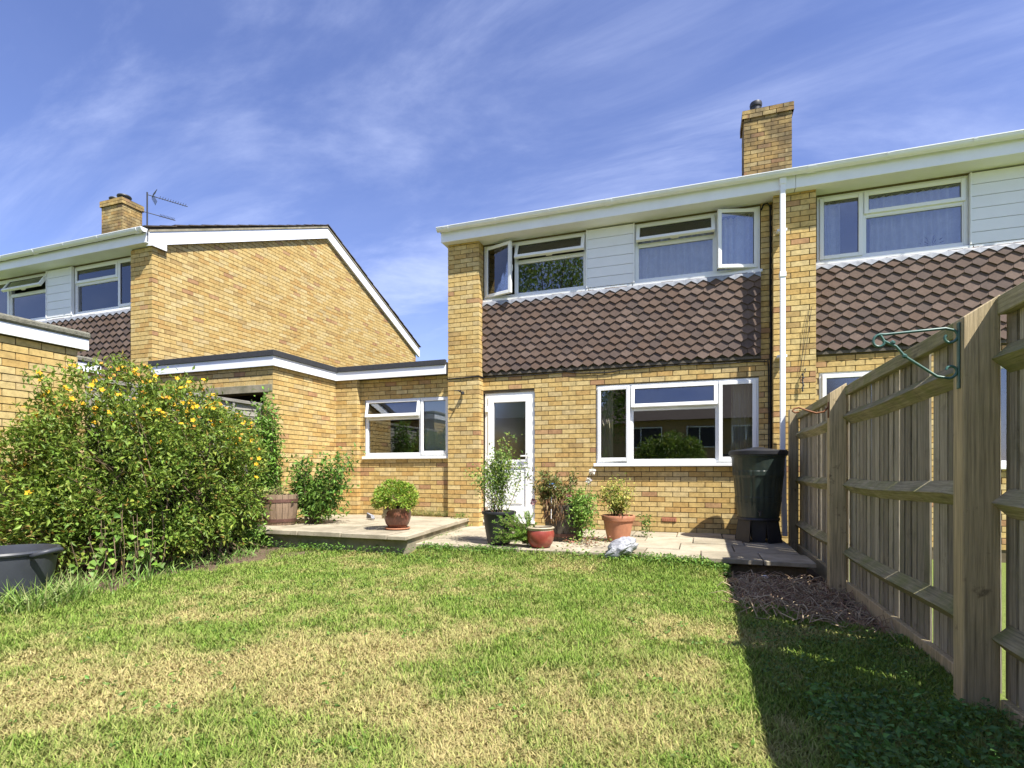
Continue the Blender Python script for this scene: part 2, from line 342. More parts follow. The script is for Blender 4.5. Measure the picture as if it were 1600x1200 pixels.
# ------------------------------------------------------------------ brickwork
class Bricks:
    """collects bricks of one thing; the largest 300 in view become objects, the rest one mesh"""
    def __init__(s, weights=BW, m='brick'): s.l = []; s.w = weights; s.m = m; s.cache = {}
    def wall(s, O, A, N, a0, a1, z0, z1, openings=(), clip=None, depth=.10, zbase=.07, shift=0.0, dark=0):
        A = Vector((*A, 0)); N = Vector((*N, 0)); O = Vector(O)
        i0 = int(math.floor((z0-zbase)/.075)); i1 = int(math.ceil((z1-zbase)/.075))
        for i in range(i0, i1):
            zb = max(zbase+i*.075, z0); zt = min(zbase+i*.075+.065, z1)
            if zt-zb < .012: continue
            ivs = [(a0, a1)]
            if clip:
                c = clip(zt); ivs = [(max(a0, c[0]), min(a1, c[1]))]
            for (p0, p1, q0, q1) in openings:
                if q0 < zt-.02 and q1 > zb+.02:
                    n = []
                    for u0, u1 in ivs:
                        if p0 > u0: n.append((u0, min(u1, p0)))
                        if p1 < u1: n.append((max(u0, p1), u1))
                    ivs = [t for t in n if t[1]-t[0] > .01]
            off = (0 if i % 2 else .1125)+shift
            for u0, u1 in ivs:
                k0 = math.floor((u0-a0-off)/.225)-1; p = a0+off+k0*.225
                while p < u1:
                    q0 = max(p, u0); q1 = min(p+.225, u1)
                    if q1-q0 > .03:
                        e0 = q0+(.005 if q0 > u0+.001 else 0); e1 = q1-(.005 if q1 < u1-.001 else 0)
                        ci = random.choices(range(len(BUFF)), s.w)[0]
                        s.l.append((O, A, N, e0, e1, zb, zt, depth, ci, random.uniform(-.0015, .003)))
                    p += .225
    def boxv(s, t):
        O, A, N, e0, e1, zb, zt, dp, ci, jt = t; Z = Vector((0, 0, 1))
        P = lambda a, z, n: O+A*a+N*n+Z*z
        return [P(e0, zb, jt), P(e1, zb, jt), P(e1, zt, jt), P(e0, zt, jt), P(e0, zb, -dp), P(e1, zb, -dp), P(e1, zt, -dp), P(e0, zt, -dp)]
    FC = [(0, 1, 2, 3), (1, 5, 6, 2), (4, 0, 3, 7), (3, 2, 6, 7), (4, 5, 1, 0)]
    def finish(s, parent, limit=300):
        sc = []
        for k, t in enumerate(s.l):
            c = t[0]+t[1]*((t[3]+t[4])/2)+Vector((0, 0, (t[5]+t[6])/2)); pr = project(c); v = 0
            if pr and -20 < pr[0] < 1620 and -20 < pr[1] < 1220 and (Vector((0, 0, CAM_Z))-c).dot(t[2]) > 0:
                v = (t[4]-t[3])/pr[2]*(.3+abs((Vector((0, 0, CAM_Z))-c).normalized().dot(t[2])))
            sc.append((v, k))
        sc.sort(reverse=True); pick = {k for v, k in sc[:limit] if v > 0}
        mb = MB(); base = parent.location
        for k, t in enumerate(s.l):
            vs = s.boxv(t)
            if k in pick:
                c = t[0]+t[1]*((t[3]+t[4])/2)+Vector((0, 0, (t[5]+t[6])/2))
                key = (round(t[2].x, 2), round(t[2].y, 2), round((t[4]-t[3])*400), t[8], round((t[6]-t[5])*500), round(t[7], 2))
                me = s.cache.get(key)
                if me is None:
                    me = np_mesh('brick', [v-c for v in vs], s.FC, s.m, np.tile(BUFF[t[8]], (8, 1))); s.cache[key] = me
                link('brick', me, parent, c-base)
            else: mb.add([v-base for v in vs], s.FC, BUFF[t[8]])
        if mb.v:
            o = link('brickwork', np_mesh('brickwork', np.array(mb.v), np.array(mb.f), s.m, np.array(mb.c)), parent); o['kind'] = 'stuff'
def backing(mb, O, A, N, a0, a1, z0, z1, openings=(), n0=-.014, n1=-.24):
    """mortar body behind a brick face, with the openings left out"""
    A = Vector((*A, 0)); N = Vector((*N, 0)); O = Vector(O); Z = Vector((0, 0, 1))
    ac = sorted({a0, a1, *[min(max(v, a0), a1) for o in openings for v in o[:2]]}); zc = sorted({z0, z1, *[min(max(v, z0), z1) for o in openings for v in o[2:]]})
    for i in range(len(ac)-1):
        for j in range(len(zc)-1):
            am = (ac[i]+ac[i+1])/2; zm = (zc[j]+zc[j+1])/2
            if any(o[0] < am < o[1] and o[2] < zm < o[3] for o in openings): continue
            P = lambda a, z, n: O+A*a+N*n+Z*z
            a, b_, c, d = ac[i], ac[i+1], zc[j], zc[j+1]
            mb.add([P(a, c, n0), P(b_, c, n0), P(b_, d, n0), P(a, d, n0), P(a, c, n1), P(b_, c, n1), P(b_, d, n1), P(a, d, n1)],
                   [(0, 1, 2, 3), (1, 5, 6, 2), (4, 0, 3, 7), (3, 2, 6, 7), (4, 5, 1, 0), (5, 4, 7, 6)])

# ------------------------------------------------------------------ building parts
TILE_W, TILE_G = .1655, .104
TILE_COL = [(.118, .082, .064), (.13, .09, .07), (.105, .074, .06), (.145, .104, .084), (.12, .08, .06), (.10, .073, .062)]
_tiles = {}
def tile_mesh(kind, ci):
    k = (kind, ci)
    if k in _tiles: return _tiles[k]
    w = TILE_W-.004; H = .165; V = .048
    pts = {'full': [(-w/2, H), (-w/2, V), (0, 0), (w/2, V), (w/2, H)], 'left': [(0, H), (0, 0), (w/2, V), (w/2, H)], 'right': [(-w/2, H), (-w/2, V), (0, 0), (0, H)]}[kind]
    fn = lambda z: -.042+.19*z      # y of the front face: foot stands proud
    n = len(pts); vs = [(x, fn(z), z) for x, z in pts]+[(x, fn(z)+.019, z) for x, z in pts]
    fs = [tuple(range(n)), tuple(range(2*n-1, n-1, -1))]+[(i, n+i, n+(i+1) % n, (i+1) % n) for i in range(n)]
    mb = MB(); mb.add(vs, fs, TILE_COL[ci]); o = mb.build('hung_tile', 'hung_tile'); me = o.data; bpy.data.objects.remove(o); _tiles[k] = me; return me
def tile_hanging(parent, x0, x1, y, z0, rows=11):
    base = parent.location; n = round((x1-x0)/TILE_W); w = (x1-x0)/n
    for r in range(rows):
        for i in range(n+(r % 2)):
            kind = 'full'; x = x0+(i+.5)*w
            if r % 2:
                x = x0+i*w
                kind = 'left' if i == 0 else 'right' if i == n else 'full'
            o = link('hung_tile', tile_mesh(kind, random.randrange(len(TILE_COL))), parent, Vector((x, y-random.uniform(0, .002), z0+r*TILE_G+random.uniform(-.0015, .0015)))-base, (0, random.uniform(-.006, .006), 0))
            o.scale = (w/TILE_W, 1, 1)
def scalloped_lead(parent, x0, x1, y, z0, z1):
    n = round((x1-x0)/TILE_W); w = (x1-x0)/n; mb = MB()
    for i in range(n):
        a = x0+i*w; f = [(a, y-.030, z1), (a, y-.040, z0), (a+w/2, y-.038, z0+.048), (a+w, y-.040, z0), (a+w, y-.030, z1)]
        mb.prism(f, (0, .003, 0))
    b = parent.location; mb.build('lead_flashing', 'lead', parent, local=None).location = (-b.x, -b.y, -b.z)
def ring(mb, x0, x1, z0, z1, w, y0, y1, wb=None):
    wb = wb or w
    mb.box(x0, x0+w, y0, y1, z0, z1); mb.box(x1-w, x1, y0, y1, z0, z1); mb.box(x0+w, x1-w, y0, y1, z1-w, z1); mb.box(x0+w, x1-w, y0, y1, z0, z0+wb)
def window(parent, x0, x1, z0, z1, y, cells, sill=True, gl='glass', sill_proj=.06, frame=.05):
    """cells: (x0,x1,z0,z1,kind,hinge,angle); house > window > sash / pane / sill / handle; y = outer face of the frame"""
    b = parent.location; T = lambda o: o
    mb = MB(); ring(mb, x0, x1, z0, z1, frame, y, y+.07)
    xs = sorted({round(c[0], 4) for c in cells}|{round(c[1], 4) for c in cells})
    for c in cells:
        if c[0] > x0+.01: mb.box(c[0]-.025, c[0]+.025, y+.002, y+.068, max(z0+frame, c[2]), min(z1-frame, c[3]))
        if c[3] < z1-.01: mb.box(max(x0+frame, c[0]+.025 if c[0] > x0+.01 else x0), min(x1-frame, c[1]-.025 if c[1] < x1-.01 else x1), y+.004, y+.066, c[3]-.025, c[3]+.025)
    win = mb.build('window', 'upvc', parent, bevel=.004); win.location = -b
    def sub(mbs, name, m, loc=(0, 0, 0), rot=(0, 0, 0), bevel=0):
        o = mbs.build(name, m, win, bevel=bevel); o.location = loc; o.rotation_euler = rot; return o
    if sill:
        sub(MB().box(x0-.03, x1+.03, y-sill_proj, y+.05, z0-.05, z0-.004), 'sill', 'upvc', bevel=.006)
    for c in cells:
        cx0, cx1, cz0, cz1, kind = c[:5]
        lx = frame if cx0 <= x0+.01 else .025; rx = frame if cx1 >= x1-.01 else .025; bz = frame if cz0 <= z0+.01 else .025; tz = frame if cz1 >= z1-.01 else .025
        gx0, gx1, gz0, gz1 = cx0+lx, cx1-rx, cz0+bz, cz1-tz
        if kind == 'fixed':
            s_ = MB(); ring(s_, gx0, gx1, gz0, gz1, .012, y+.012, y+.05); sub(s_, 'glazing_bead', 'upvc')
            sub(MB().box(gx0+.003, gx1-.003, y+.028, y+.034, gz0+.003, gz1-.003), 'pane', gl)
        else:
            hinge, ang = c[5], c[6]; e = .018; sw = .052
            sx0, sx1, sz0, sz1 = gx0-e, gx1+e, gz0-e, gz1+e; f0, f1 = y-.022, y+.03
            if hinge == 'L': piv = (sx0, y-.004, 0); rot = (0, 0, -R(ang))
            elif hinge == 'R': piv = (sx1, y-.004, 0); rot = (0, 0, R(ang))
            else: piv = (0, y-.004, sz1); rot = (-R(ang), 0, 0)
            P = lambda mm: MBshift(mm, piv)
            s_ = MB(); ring(s_, sx0, sx1, sz0, sz1, sw, f0, f1); sub(P(s_), 'sash', 'upvc', piv, rot, .005)
            sub(P(MB().box(sx0+sw-.004, sx1-sw+.004, y-.002, y+.004, sz0+sw-.004, sz1-sw+.004)), 'pane', gl, piv, rot)
            gk = MB(); ring(gk, sx0+sw-.001, sx1-sw+.001, sz0+sw-.001, sz1-sw+.001, .006, y-.006, y+.002); sub(P(gk), 'gasket', 'cable', piv, rot)
            if kind == 'sash':
                h = MB()
                if hinge == 'T': h.box((sx0+sx1)/2-.05, (sx0+sx1)/2+.05, f1, f1+.03, sz0+.012, sz0+.036)
                elif hinge == 'L': h.box(sx1-.035, sx1-.012, f1, f1+.03, (sz0+sz1)/2-.05, (sz0+sz1)/2+.05)
                else: h.box(sx0+.012, sx0+.035, f1, f1+.03, (sz0+sz1)/2-.05, (sz0+sz1)/2+.05)
                sub(P(h), 'handle', 'upvc', piv, rot)
    return win
def MBshift(m, p):
    m.v = [(a-p[0], b-p[1], c-p[2]) for a, b, c in m.v]; return m
def part(mb, name, m, parent, bevel=0, smooth=False):
    o = mb.build(name, m, parent, bevel=bevel, smooth=smooth); b = parent.location; o.location = (-b.x, -b.y, -b.z); return o
def gutter(parent, x0, x1, y, z, r=.056):
    mb = MB(); seg = 12; pr = []
    for k in range(seg+1):
        a = math.pi+math.pi*k/seg; pr.append((y+r*math.cos(a), z+r*math.sin(a)))
    pr = [(y-r-.006, z+.008), (y-r-.006, z-.002)]+pr+[(y+r, z+.008)]
    inn = [(y+(a-y)*.93, z+.004+(b_-z)*.93 if b_ < z else b_) for a, b_ in pr][::-1]
    loop = pr+inn; mb.prism([(x0, a, b_) for a, b_ in loop], (x1-x0, 0, 0)); g = part(mb, 'gutter', 'gutter', parent)
    smooth_by_angle(g, 35)
    e = MB(); 
    for xe in (x0-.004, x1): e.prism([(xe, y+(r+.006)*math.cos(math.pi+math.pi*k/12), z+.010+(r+.012)*math.sin(math.pi+math.pi*k/12)) for k in range(13)], (.004, 0, 0))
    o = e.build('stop_end', 'gutter', g)
    x = x0+.12; k = 0
    while x < x1-.1:
        wd = .03 if k % 3 else .09; rr = r+(.010 if k % 3 else .014); bm = MB()
        pts = [(x, y+rr*math.cos(math.pi+math.pi*j/12), z+.006+rr*math.sin(math.pi+math.pi*j/12)) for j in range(13)]
        bm.prism(pts, (wd, 0, 0)); bm.build('bracket', 'gutter', g); x += .88; k += 1
def eaves(parent, x0, x1, yw, z, gy=.135, soff=.345, gl=.03, gr=.03):
    """white fascia board + soffit, yw: pier face plane"""
    fy = yw-gy
    f = part(MB().box(x0, x1, fy, fy+.022, z, z+.215), 'fascia_board', 'fascia', parent, bevel=.003)
    part(MB().box(x0+.003, x1-.003, fy+.024, fy+soff, z+.004, z+.016), 'soffit', 'fascia', parent)
    gutter(parent, x0-gl, x1+gr, fy-.060, z+.205)
def cladding(parent, x0, x1, z0, z1, y, n=6):
    h = (z1-z0)/n
    for i in range(n):
        a = z0+i*h; mb = MB()
        mb.prism([(x0+.012, y-.0125, a+.0015), (x0+.012, y-.0095, a+h-.004), (x0+.012, y+.0, a+h-.001), (x0+.012, y+.03, a+h-.001), (x0+.012, y+.03, a+.004)], (x1-x0-.024, 0, 0))
        part(mb, 'cladding_board', 'cladding', parent)
    for xe in (x0-.004, x1-.012): part(MB().box(xe, xe+.016, y-.024, y+.03, z0, z1), 'cladding_trim', 'upvc', parent)
def room(parent, x0, x1, y0, y1, z0, z1):
    mb = MB(); mb.add([(x0,y0,z0),(x1,y0,z0),(x1,y1,z0),(x0,y1,z0),(x0,y0,z1),(x1,y0,z1),(x1,y1,z1),(x0,y1,z1)], [(0,1,2,3),(7,6,5,4),(1,5,6,2),(2,6,7,3),(3,7,4,0)])
    b = parent.location; me = bpy.data.meshes.new('interior'); me.from_pydata(mb.v, [], mb.f); me.materials.append(MATS['interior']); o = link('interior', me, parent); o.location = -b
def curtain(name, x0, x1, z0, z1, y, m, label, folds=9, amp=.018, rel=1.0, seed=0):
    n = folds*8; V = []; F = []
    for j in range(5):
        zz = z1+(z0-z1)*j/4; sp = 1+(.0 if j < 3 else .0)
        for i in range(n+1):
            q = i/n; ph = q*folds*2*math.pi+1.7*math.sin(q*11+seed)
            V.append((x0+(x1-x0)*q*rel, y+amp*math.sin(ph)*(1+.3*math.sin(q*17+j)), zz))
    for j in range(4):
        for i in range(n): F.append((j*(n+1)+i, j*(n+1)+i+1, (j+1)*(n+1)+i+1, (j+1)*(n+1)+i))
    o = link(name, np_mesh(name, np.array(V), np.array(F), m, None, True)); return tag(o, label, 'curtain')
def roof(parent, x0, x1, y0, z0, yr, zr, y1, z1, th=.09):
    p = [(x0, y0, z0), (x0, yr, zr), (x0, y1, z1), (x0, y1, z1-th), (x0, yr, zr-th), (x0, y0, z0-th)]
    return part(MB().prism(p, (x1-x0, 0, 0)), 'roof', 'roof_tile', parent)
def chimney(bk, parent, x0, x1, y0, y1, z0, z1, pots):
    mb = MB(); mb.box(x0+.012, x1-.012, y0+.012, y1-.012, z0, z1); c = part(mb, 'chimney', 'mortar', parent)
    for O, A, N, L_ in (((x0, y0, 0), (1, 0), (0, -1), x1-x0), ((x1, y0, 0), (0, 1), (1, 0), y1-y0), ((x0, y1, 0), (0, -1), (-1, 0), y1-y0)):
        bk.wall(O, A, N, 0, L_, z0, z1-.15, depth=.05)
    for O, A, N, L_ in (((x0-.03, y0-.03, 0), (1, 0), (0, -1), x1-x0+.06), ((x1+.03, y0-.03, 0), (0, 1), (1, 0), y1-y0+.06), ((x0-.03, y1+.03, 0), (0, -1), (-1, 0), y1-y0+.06)):
        bk.wall(O, A, N, 0, L_, z1-.15, z1, depth=.08, zbase=z1-.15)
    fl = MB(); V = [(x0-.02, y0-.02, z1), (x1+.02, y0-.02, z1), (x1+.02, y1+.02, z1), (x0-.02, y1+.02, z1), (x0+.12, y0+.1, z1+.05), (x1-.12, y0+.1, z1+.05), (x1-.12, y1-.1, z1+.05), (x0+.12, y1-.1, z1+.05)]
    fl.add(V, [(0,3,2,1),(4,5,6,7),(0,1,5,4),(1,2,6,5),(2,3,7,6),(3,0,4,7)]); fl.build('flaunching', 'concrete', c)
    for (px, py, r, h) in pots:
        pm = MB(); pm.lathe([(r*.85, 0), (r*.85, h*.6), (r, h*.62), (r*1.08, h*.8), (r, h), (r*.7, h), (r*.7, h*.3)], (px, py, z1+.02), 20); smooth_by_angle(pm.build('chimney_pot', 'dark_metal', c), 40)
WY, PY = 8.335, 8.15          # wall plane and pier face of the terrace

# ------------------------------------------------------------------ main house
house = empty('terraced_house', (-1.3, 8.3, 0), 'yellow brick terraced house in the centre, door and three windows in view', 'house', 'yellow brick houses')
bk = Bricks(); mo = MB()
DOOR = (-3.41, -2.535, PZ+.10, 2.345); GW = (-1.545, .775, 1.17, 2.375)
zf = 4.82
bk.wall((0, WY, 0), (1, 0), (0, -1), -3.43, .94, .07, 2.63, [(-3.43, DOOR[1], DOOR[2]-.2, DOOR[3]), (GW[0], GW[1], GW[2]-.05, GW[3])])
bk.wall((0, WY, 0), (1, 0), (0, -1), .80, .94, 2.63, zf)
bk.wall((0, PY, 0), (1, 0), (0, -1), -3.99, -3.43, .07, zf, depth=.11)
bk.wall((0, PY, 0), (1, 0), (0, -1), .94, 1.455, .07, zf, depth=.11, shift=.1)
bk.wall((-3.43, PY, 0), (0, 1), (1, 0), .105, .19, .07, zf, depth=.1)
bk.wall((-3.99, PY, 0), (0, -1), (-1, 0), -4, -.11, 2.4, zf, depth=.1)
backing(mo, (0, WY, 0), (1, 0), (0, -1), -3.99, 1.455, -.1, 4.86, [(-3.43, DOOR[1], PZ+.02, DOOR[3]), GW, (-3.43, -1.67, 3.86, 4.80), (-.957, .80, 3.86, 4.80)])
backing(mo, (0, PY, 0), (1, 0), (0, -1), -3.982, -3.438, -.1, zf, n1=-.16); backing(mo, (0, PY, 0), (1, 0), (0, -1), .948, 1.447, -.1, zf, n1=-.16)
mo.box(-3.98, -3.75, 8.6, 17, -.1, 4.86); mo.box(-3.98, 1.2, 16.8, 17, -.1, 4.86); mo.box(1.2, 1.3, 8.6, 17, -.1, 4.86)
part(mo, 'wall', 'mortar', house)
ck = Bricks([3, 3, 4, 3, 3, 4, 6, 6, 12, 4, 3, 8, 4, 10], 'old_brick'); chimney(ck, house, .745, 1.53, 10.7, 11.25, 5.9, 7.62, [(.96, 10.88, .10, .20)])
bk.finish(house, 210); ck.finish(house, 90)
room(house, -3.7, 1.15, WY+.25, 12.5, .2, 2.5); room(house, -3.7, 1.15, WY+.25, 12.5, 2.75, 4.85)
roof(house, -4.07, 1.25, 8.03, 5.07, 12.55, 6.98, 17.0, 5.07)
eaves(house, -4.05, 1.19, PY, zf, gr=.0)
TZ = 2.675
part(MB().box(-3.425, .80, WY-.03, WY, 2.635, 2.672), 'tilting_fillet', 'dark_wood', house)
part(MB().box(-3.42, .795, WY-.002, WY+.02, 2.67, 3.82), 'tile_batten', 'dark_wood', house)
tile_hanging(house, -3.425, .795, WY-.014, TZ)
scalloped_lead(house, -3.425, .795, WY-.014, 3.775, 3.85)
wy = WY+.02
window(house, DOOR[0]+.885+.99, GW[1], GW[2], GW[3], wy, [(-1.545, -1.006, GW[2], GW[3], 'sash', 'L', 7), (-1.006, .236, GW[2], 2.0, 'fixed'), (-1.006, .236, 2.0, GW[3], 'sash', 'T', 9), (.236, .775, GW[2], GW[3], 'sash', 'R', 1)], sill_proj=.10)
window(house, -3.42, -1.68, 3.90, 4.80, wy, [(-3.42, -2.86, 3.90, 4.80, 'sash', 'L', 17), (-2.86, -1.68, 3.90, 4.47, 'fixed'), (-2.86, -1.68, 4.47, 4.80, 'sash', 'T', 22)], sill_proj=.05)
window(house, -.95, .79, 3.90, 4.80, wy, [(-.95, .20, 3.90, 4.47, 'fixed'), (-.95, .20, 4.47, 4.80, 'sash', 'T', 22), (.20, .79, 3.90, 4.80, 'sash', 'R', 16)], sill_proj=.05)
cladding(house, -1.68, -.95, 3.90, 4.80, WY-.02)
part(MB().box(-1.648, -.982, wy-.049, wy+.05, 3.85, 3.896), 'sill', 'upvc', house, .006)
part(MB().box(-3.43, .80, wy+.005, wy+.06, 3.80, 3.90), 'sill_board', 'dark_wood', house)
# air brick
ab = MB(); ab.box(-.55, -.34, WY-.012, WY+.01, .30, .36)
for i in range(8): ab.box(-.54+i*.025, -.525+i*.025, WY-.018, WY-.011, .308, .352)
part(ab, 'air_brick', 'terracotta', house)
# door
def make_door():
    x0, x1, z0, z1 = DOOR; y = WY+.03; mb = MB()
    ring(mb, x0, x1, z0, z1, .055, y, y+.07); d = part(mb, 'door', 'upvc', house, .004)
    a0, a1, b0, b1 = x0+.057, x1-.057, z0+.057, z1-.057
    def s(m, name, mt, bv=0): return m.build(name, mt, d, bevel=bv)
    zm = z0+.93
    lf = MB(); ring(lf, a0, a1, b0, b1, .105, y-.016, y+.05, .16); lf.box(a0+.105, a1-.105, y-.015, y+.05, zm-.06, zm+.06); s(lf, 'door_leaf', 'upvc', .006)
    pn = MB(); pn.box(a0+.10, a1-.10, y+.008, y+.04, b0+.15, zm-.055); s(pn, 'lower_panel', 'upvc')
    pn = MB(); pn.box(a0+.16, a1-.16, y-.008, y+.01, b0+.21, zm-.115); s(pn, 'raised_panel', 'upvc', .015)
    s(MB().box(a0+.10, a1-.10, y+.012, y+.02, zm+.055, b1-.10), 'pane', 'obscure_glass')
    h = MB(); hx = a1-.05; h.box(hx-.015, hx+.015, y-.026, y-.016, z0+.87, z0+1.12); h.box(hx-.008, hx+.008, y-.06, y-.02, z0+1.04, z0+1.06); h.box(hx-.125, hx+.01, y-.068, y-.05, z0+1.038, z0+1.062); s(h, 'handle', 'upvc', .004)
    for hz in (z0+.25, z0+1.0, z1-.27): s(MB().box(a0-.045, a0+.012, y-.032, y-.012, hz-.045, hz+.045), 'hinge', 'upvc', .004)
    s(MB().box(x0-.01, x1+.01, y-.06, y+.06, z0-.05, z0-.003), 'threshold', 'upvc', .004)
    part(MB().box(x0-.02, x1+.02, WY-.02, WY+.12, PZ-.03, z0-.055), 'door_step', 'concrete', house)
    bl = MB(); bl.box(a0+.115, a1-.11, y+.030, y+.034, b1-.36, b1-.105); o = bl.build('roller_blind', 'blind'); tag(o, 'pale roller blind pulled part way down behind the back door glass', 'blind')
make_door()
def downpipe():
    x = 1.035; y = PY-.13
    mb = MB(); prof = [(-.033, -.033), (.033, -.033), (.033, .033), (-.033, .033)]
    path = [(x, y, 5.0), (x, y, 2.2), (x, y, 1.25), (x+.01, y-.01, 1.2), (x+.01, y-.01, .7), (x+.025, y-.01, .18)]
    vs = [(px+a, py+b_, pz) for px, py, pz in path for a, b_ in prof]; n = len(path)
    mb.add(vs, [(i*4+k, i*4+(k+1) % 4, (i+1)*4+(k+1) % 4, (i+1)*4+k) for i in range(n-1) for k in range(4)]+[(3, 2, 1, 0), tuple((n-1)*4+k for k in range(4))])
    p = part(mb, 'downpipe', 'gutter', house, .006)
    for z, h in ((4.93, .09), (3.68, .07), (1.22, .07)):
        MB().box(x-.041, x+.041, y-.041, y+.041, z-h/2, z+h/2).build('collar', 'gutter', p, bevel=.006)
    for z in (4.3, 2.6, .6): MB().box(x-.06, x+.06, y+.028, PY-.002, z-.015, z+.015).build('bracket', 'gutter', p)
downpipe()
def cable(name, pts, r, parent=None, m='cable', label=None, cat=None):
    mb = MB().tube(pts, r, 6)
    o = part(mb, name, m, parent) if parent else mb.build(name, m)
    smooth_by_angle(o, 60)
    if label: tag(o, label, cat)
    return o
yc = WY-.02
cable('cable', [(.80, yc, 4.72), (.83, yc-.01, 4.79), (.88, yc-.01, 4.80), (.915, yc-.01, 4.74), (.92, yc-.01, 4.4), (.915, yc-.01, 3.6), (.925, yc-.01, 3.0), (.92, yc-.01, 2.4), (.925, yc-.01, 1.2), (.92, yc-.01, .4)], .012, house)
cable('cable', [(.86, yc, 2.58), (.885, yc-.01, 2.60), (.895, yc-.01, 2.5), (.90, yc, 1.8), (.895, yc, .4)], .008, house)
cable('cable', [(-3.43+.0, yc, 2.60)]+[(x, yc, 2.605-.01*math.sin(x*4)-(.03 if -1.9 < x < -1.2 else 0)) for x in np.arange(-3.1, .86, .22)]+[(.87, yc, 2.585)], .008, house)
cable('cable', [(-4.0, PY-.008, 2.585), (-3.7, PY-.012, 2.59), (-3.425, PY-.01, 2.60), (-3.425, yc, 2.60)], .011, house)
# washing line hook with hanging cord
hk = MB(); hk.tube([(-3.72, PY+.0, 2.34), (-3.72, PY-.10, 2.35), (-3.72, PY-.16, 2.36)], .012, 8); hk.tube([(-3.82, PY-.10, 2.37), (-3.70, PY-.11, 2.36)], .008, 6)
hk.lathe([(0, -.03), (.03, -.02), (.03, .02), (0, .03)], (-3.70, PY-.05, 2.335), 10)
o = hk.build('line_hook', 'dark_metal'); tag(o, 'dark washing line hook on brick pier left of white back door', 'hook')
hk = MB(); hk.tube([(1.32, PY, 2.42), (1.32, PY-.05, 2.42), (1.32, PY-.06, 2.38), (1.30, PY-.05, 2.36)], .006, 6)
for i in range(7): hk.lathe([(0, -.022), (.012+.004*(i % 2), -.01), (.012, .01), (0, .022)], (1.29+.006*math.sin(i*2), PY-.045, 2.34-i*.035), 8)
hk.tube([(1.29, PY-.03, 2.4), (1.36, PY-.02, 2.9), (1.40, PY-.02, 3.25)], .003, 5); hk.tube([(1.27, PY-.03, 2.4), (1.31, PY-.02, 2.9), (1.36, PY-.02, 3.2)], .003, 5)
o = hk.build('wall_hook', 'dark_metal'); tag(o, 'rusty hook with hanging cord on brick pier right of white downpipe', 'hook')
# curtains and blinds inside the main house
curtain('net_curtain', -.90, .17, 3.95, 4.72, WY+.15, 'net', 'white net curtain behind wide pane of open upper window', 9, .042)
curtain('net_curtain', .24, .76, 3.95, 4.74, WY+.15, 'net', 'white net curtain behind open casement beside downpipe, upper floor', 5, .036, seed=3)
curtain('long_curtain', .42, .74, 1.2, 2.33, WY+.20, 'cream_curtain', 'cream curtain at right edge of ground floor window behind water butt', 6, .02)
curtain('long_curtain', -1.50, -1.30, 1.2, 2.33, WY+.20, 'cream_curtain', 'cream curtain at left edge of wide ground floor window', 4, .02)

# ------------------------------------------------------------------ right neighbour
nb = empty('terraced_house', (4, 8.3, 0), 'yellow brick terraced house at right edge behind the wooden fence', 'house', 'yellow brick houses')
bk = Bricks(); mo = MB()
ND = (1.52, 2.42, .3, 2.40)
bk.wall((0, WY, 0), (1, 0), (0, -1), 1.455, 6.3, .07, 2.63, [ND, (3.0, 5.2, 1.1, 2.40)], shift=.05)
backing(mo, (0, WY, 0), (1, 0), (0, -1), 1.46, 6.3, -.1, 4.86, [ND, (3.0, 5.2, 1.1, 2.4), (1.50, 3.2, 3.86, 4.80), (3.9, 5.6, 3.86, 4.8)])
mo.box(6.1, 6.3, 8.6, 17, -.1, 4.86); mo.box(1.33, 6.3, 16.8, 17, -.1, 4.86)
part(mo, 'wall', 'mortar', nb); bk.finish(nb)
room(nb, 1.5, 6.1, WY+.25, 12, .2, 2.5); room(nb, 1.5, 6.1, WY+.25, 12, 2.75, 4.85)
roof(nb, 1.26, 6.4, 8.03, 5.07, 12.55, 6.98, 17.0, 5.07); eaves(nb, 1.194, 6.4, PY, zf, gl=-.004)
part(MB().box(1.46, 5.8, WY-.03, WY, 2.635, 2.672), 'tilting_fillet', 'dark_wood', nb); part(MB().box(1.46, 5.8, WY-.002, WY+.02, 2.67, 3.82), 'tile_batten', 'dark_wood', nb)
tile_hanging(nb, 1.46, 5.8, WY-.014, TZ); scalloped_lead(nb, 1.46, 5.8, WY-.014, 3.775, 3.85)
window(nb, 1.50, 3.20, 3.90, 4.80, wy, [(1.50, 2.05, 3.90, 4.80, 'sash', 'L', 0), (2.05, 3.20, 3.90, 4.47, 'fixed'), (2.05, 3.20, 4.47, 4.80, 'sash', 'T', 0)], sill_proj=.05)
cladding(nb, 3.20, 3.92, 3.90, 4.80, WY-.02)
part(MB().box(3.232, 3.888, wy-.049, wy+.05, 3.85, 3.896), 'sill', 'upvc', nb, .006)
window(nb, 3.92, 5.6, 3.90, 4.80, wy, [(3.92, 5.05, 3.90, 4.47, 'fixed'), (3.92, 5.05, 4.47, 4.80, 'sash', 'T', 0), (5.05, 5.6, 3.90, 4.80, 'sash', 'R', 0)], sill_proj=.05)
part(MB().box(1.46, 5.8, wy+.005, wy+.06, 3.80, 3.90), 'sill_board', 'dark_wood', nb)
window(nb, 1.53, 2.41, .32, 2.395, wy, [(1.53, 2.41, .32, 2.395, 'sash', 'L', 0)], sill=False, gl='obscure_glass')
window(nb, 3.01, 5.19, 1.12, 2.395, wy, [(3.01, 4.6, 1.12, 2.395, 'fixed'), (4.6, 5.19, 1.12, 2.395, 'sash', 'R', 0)])
curtain('net_curtain', 1.53, 1.80, 3.95, 4.74, WY+.15, 'net', 'white net curtain gathered at left in upper window right of the downpipe', 3, .034, seed=1)
curtain('net_curtain', 2.15, 3.17, 3.95, 4.74, WY+.155, 'net', 'white net curtain across wide upper window of house at right edge', 10, .034, seed=5)
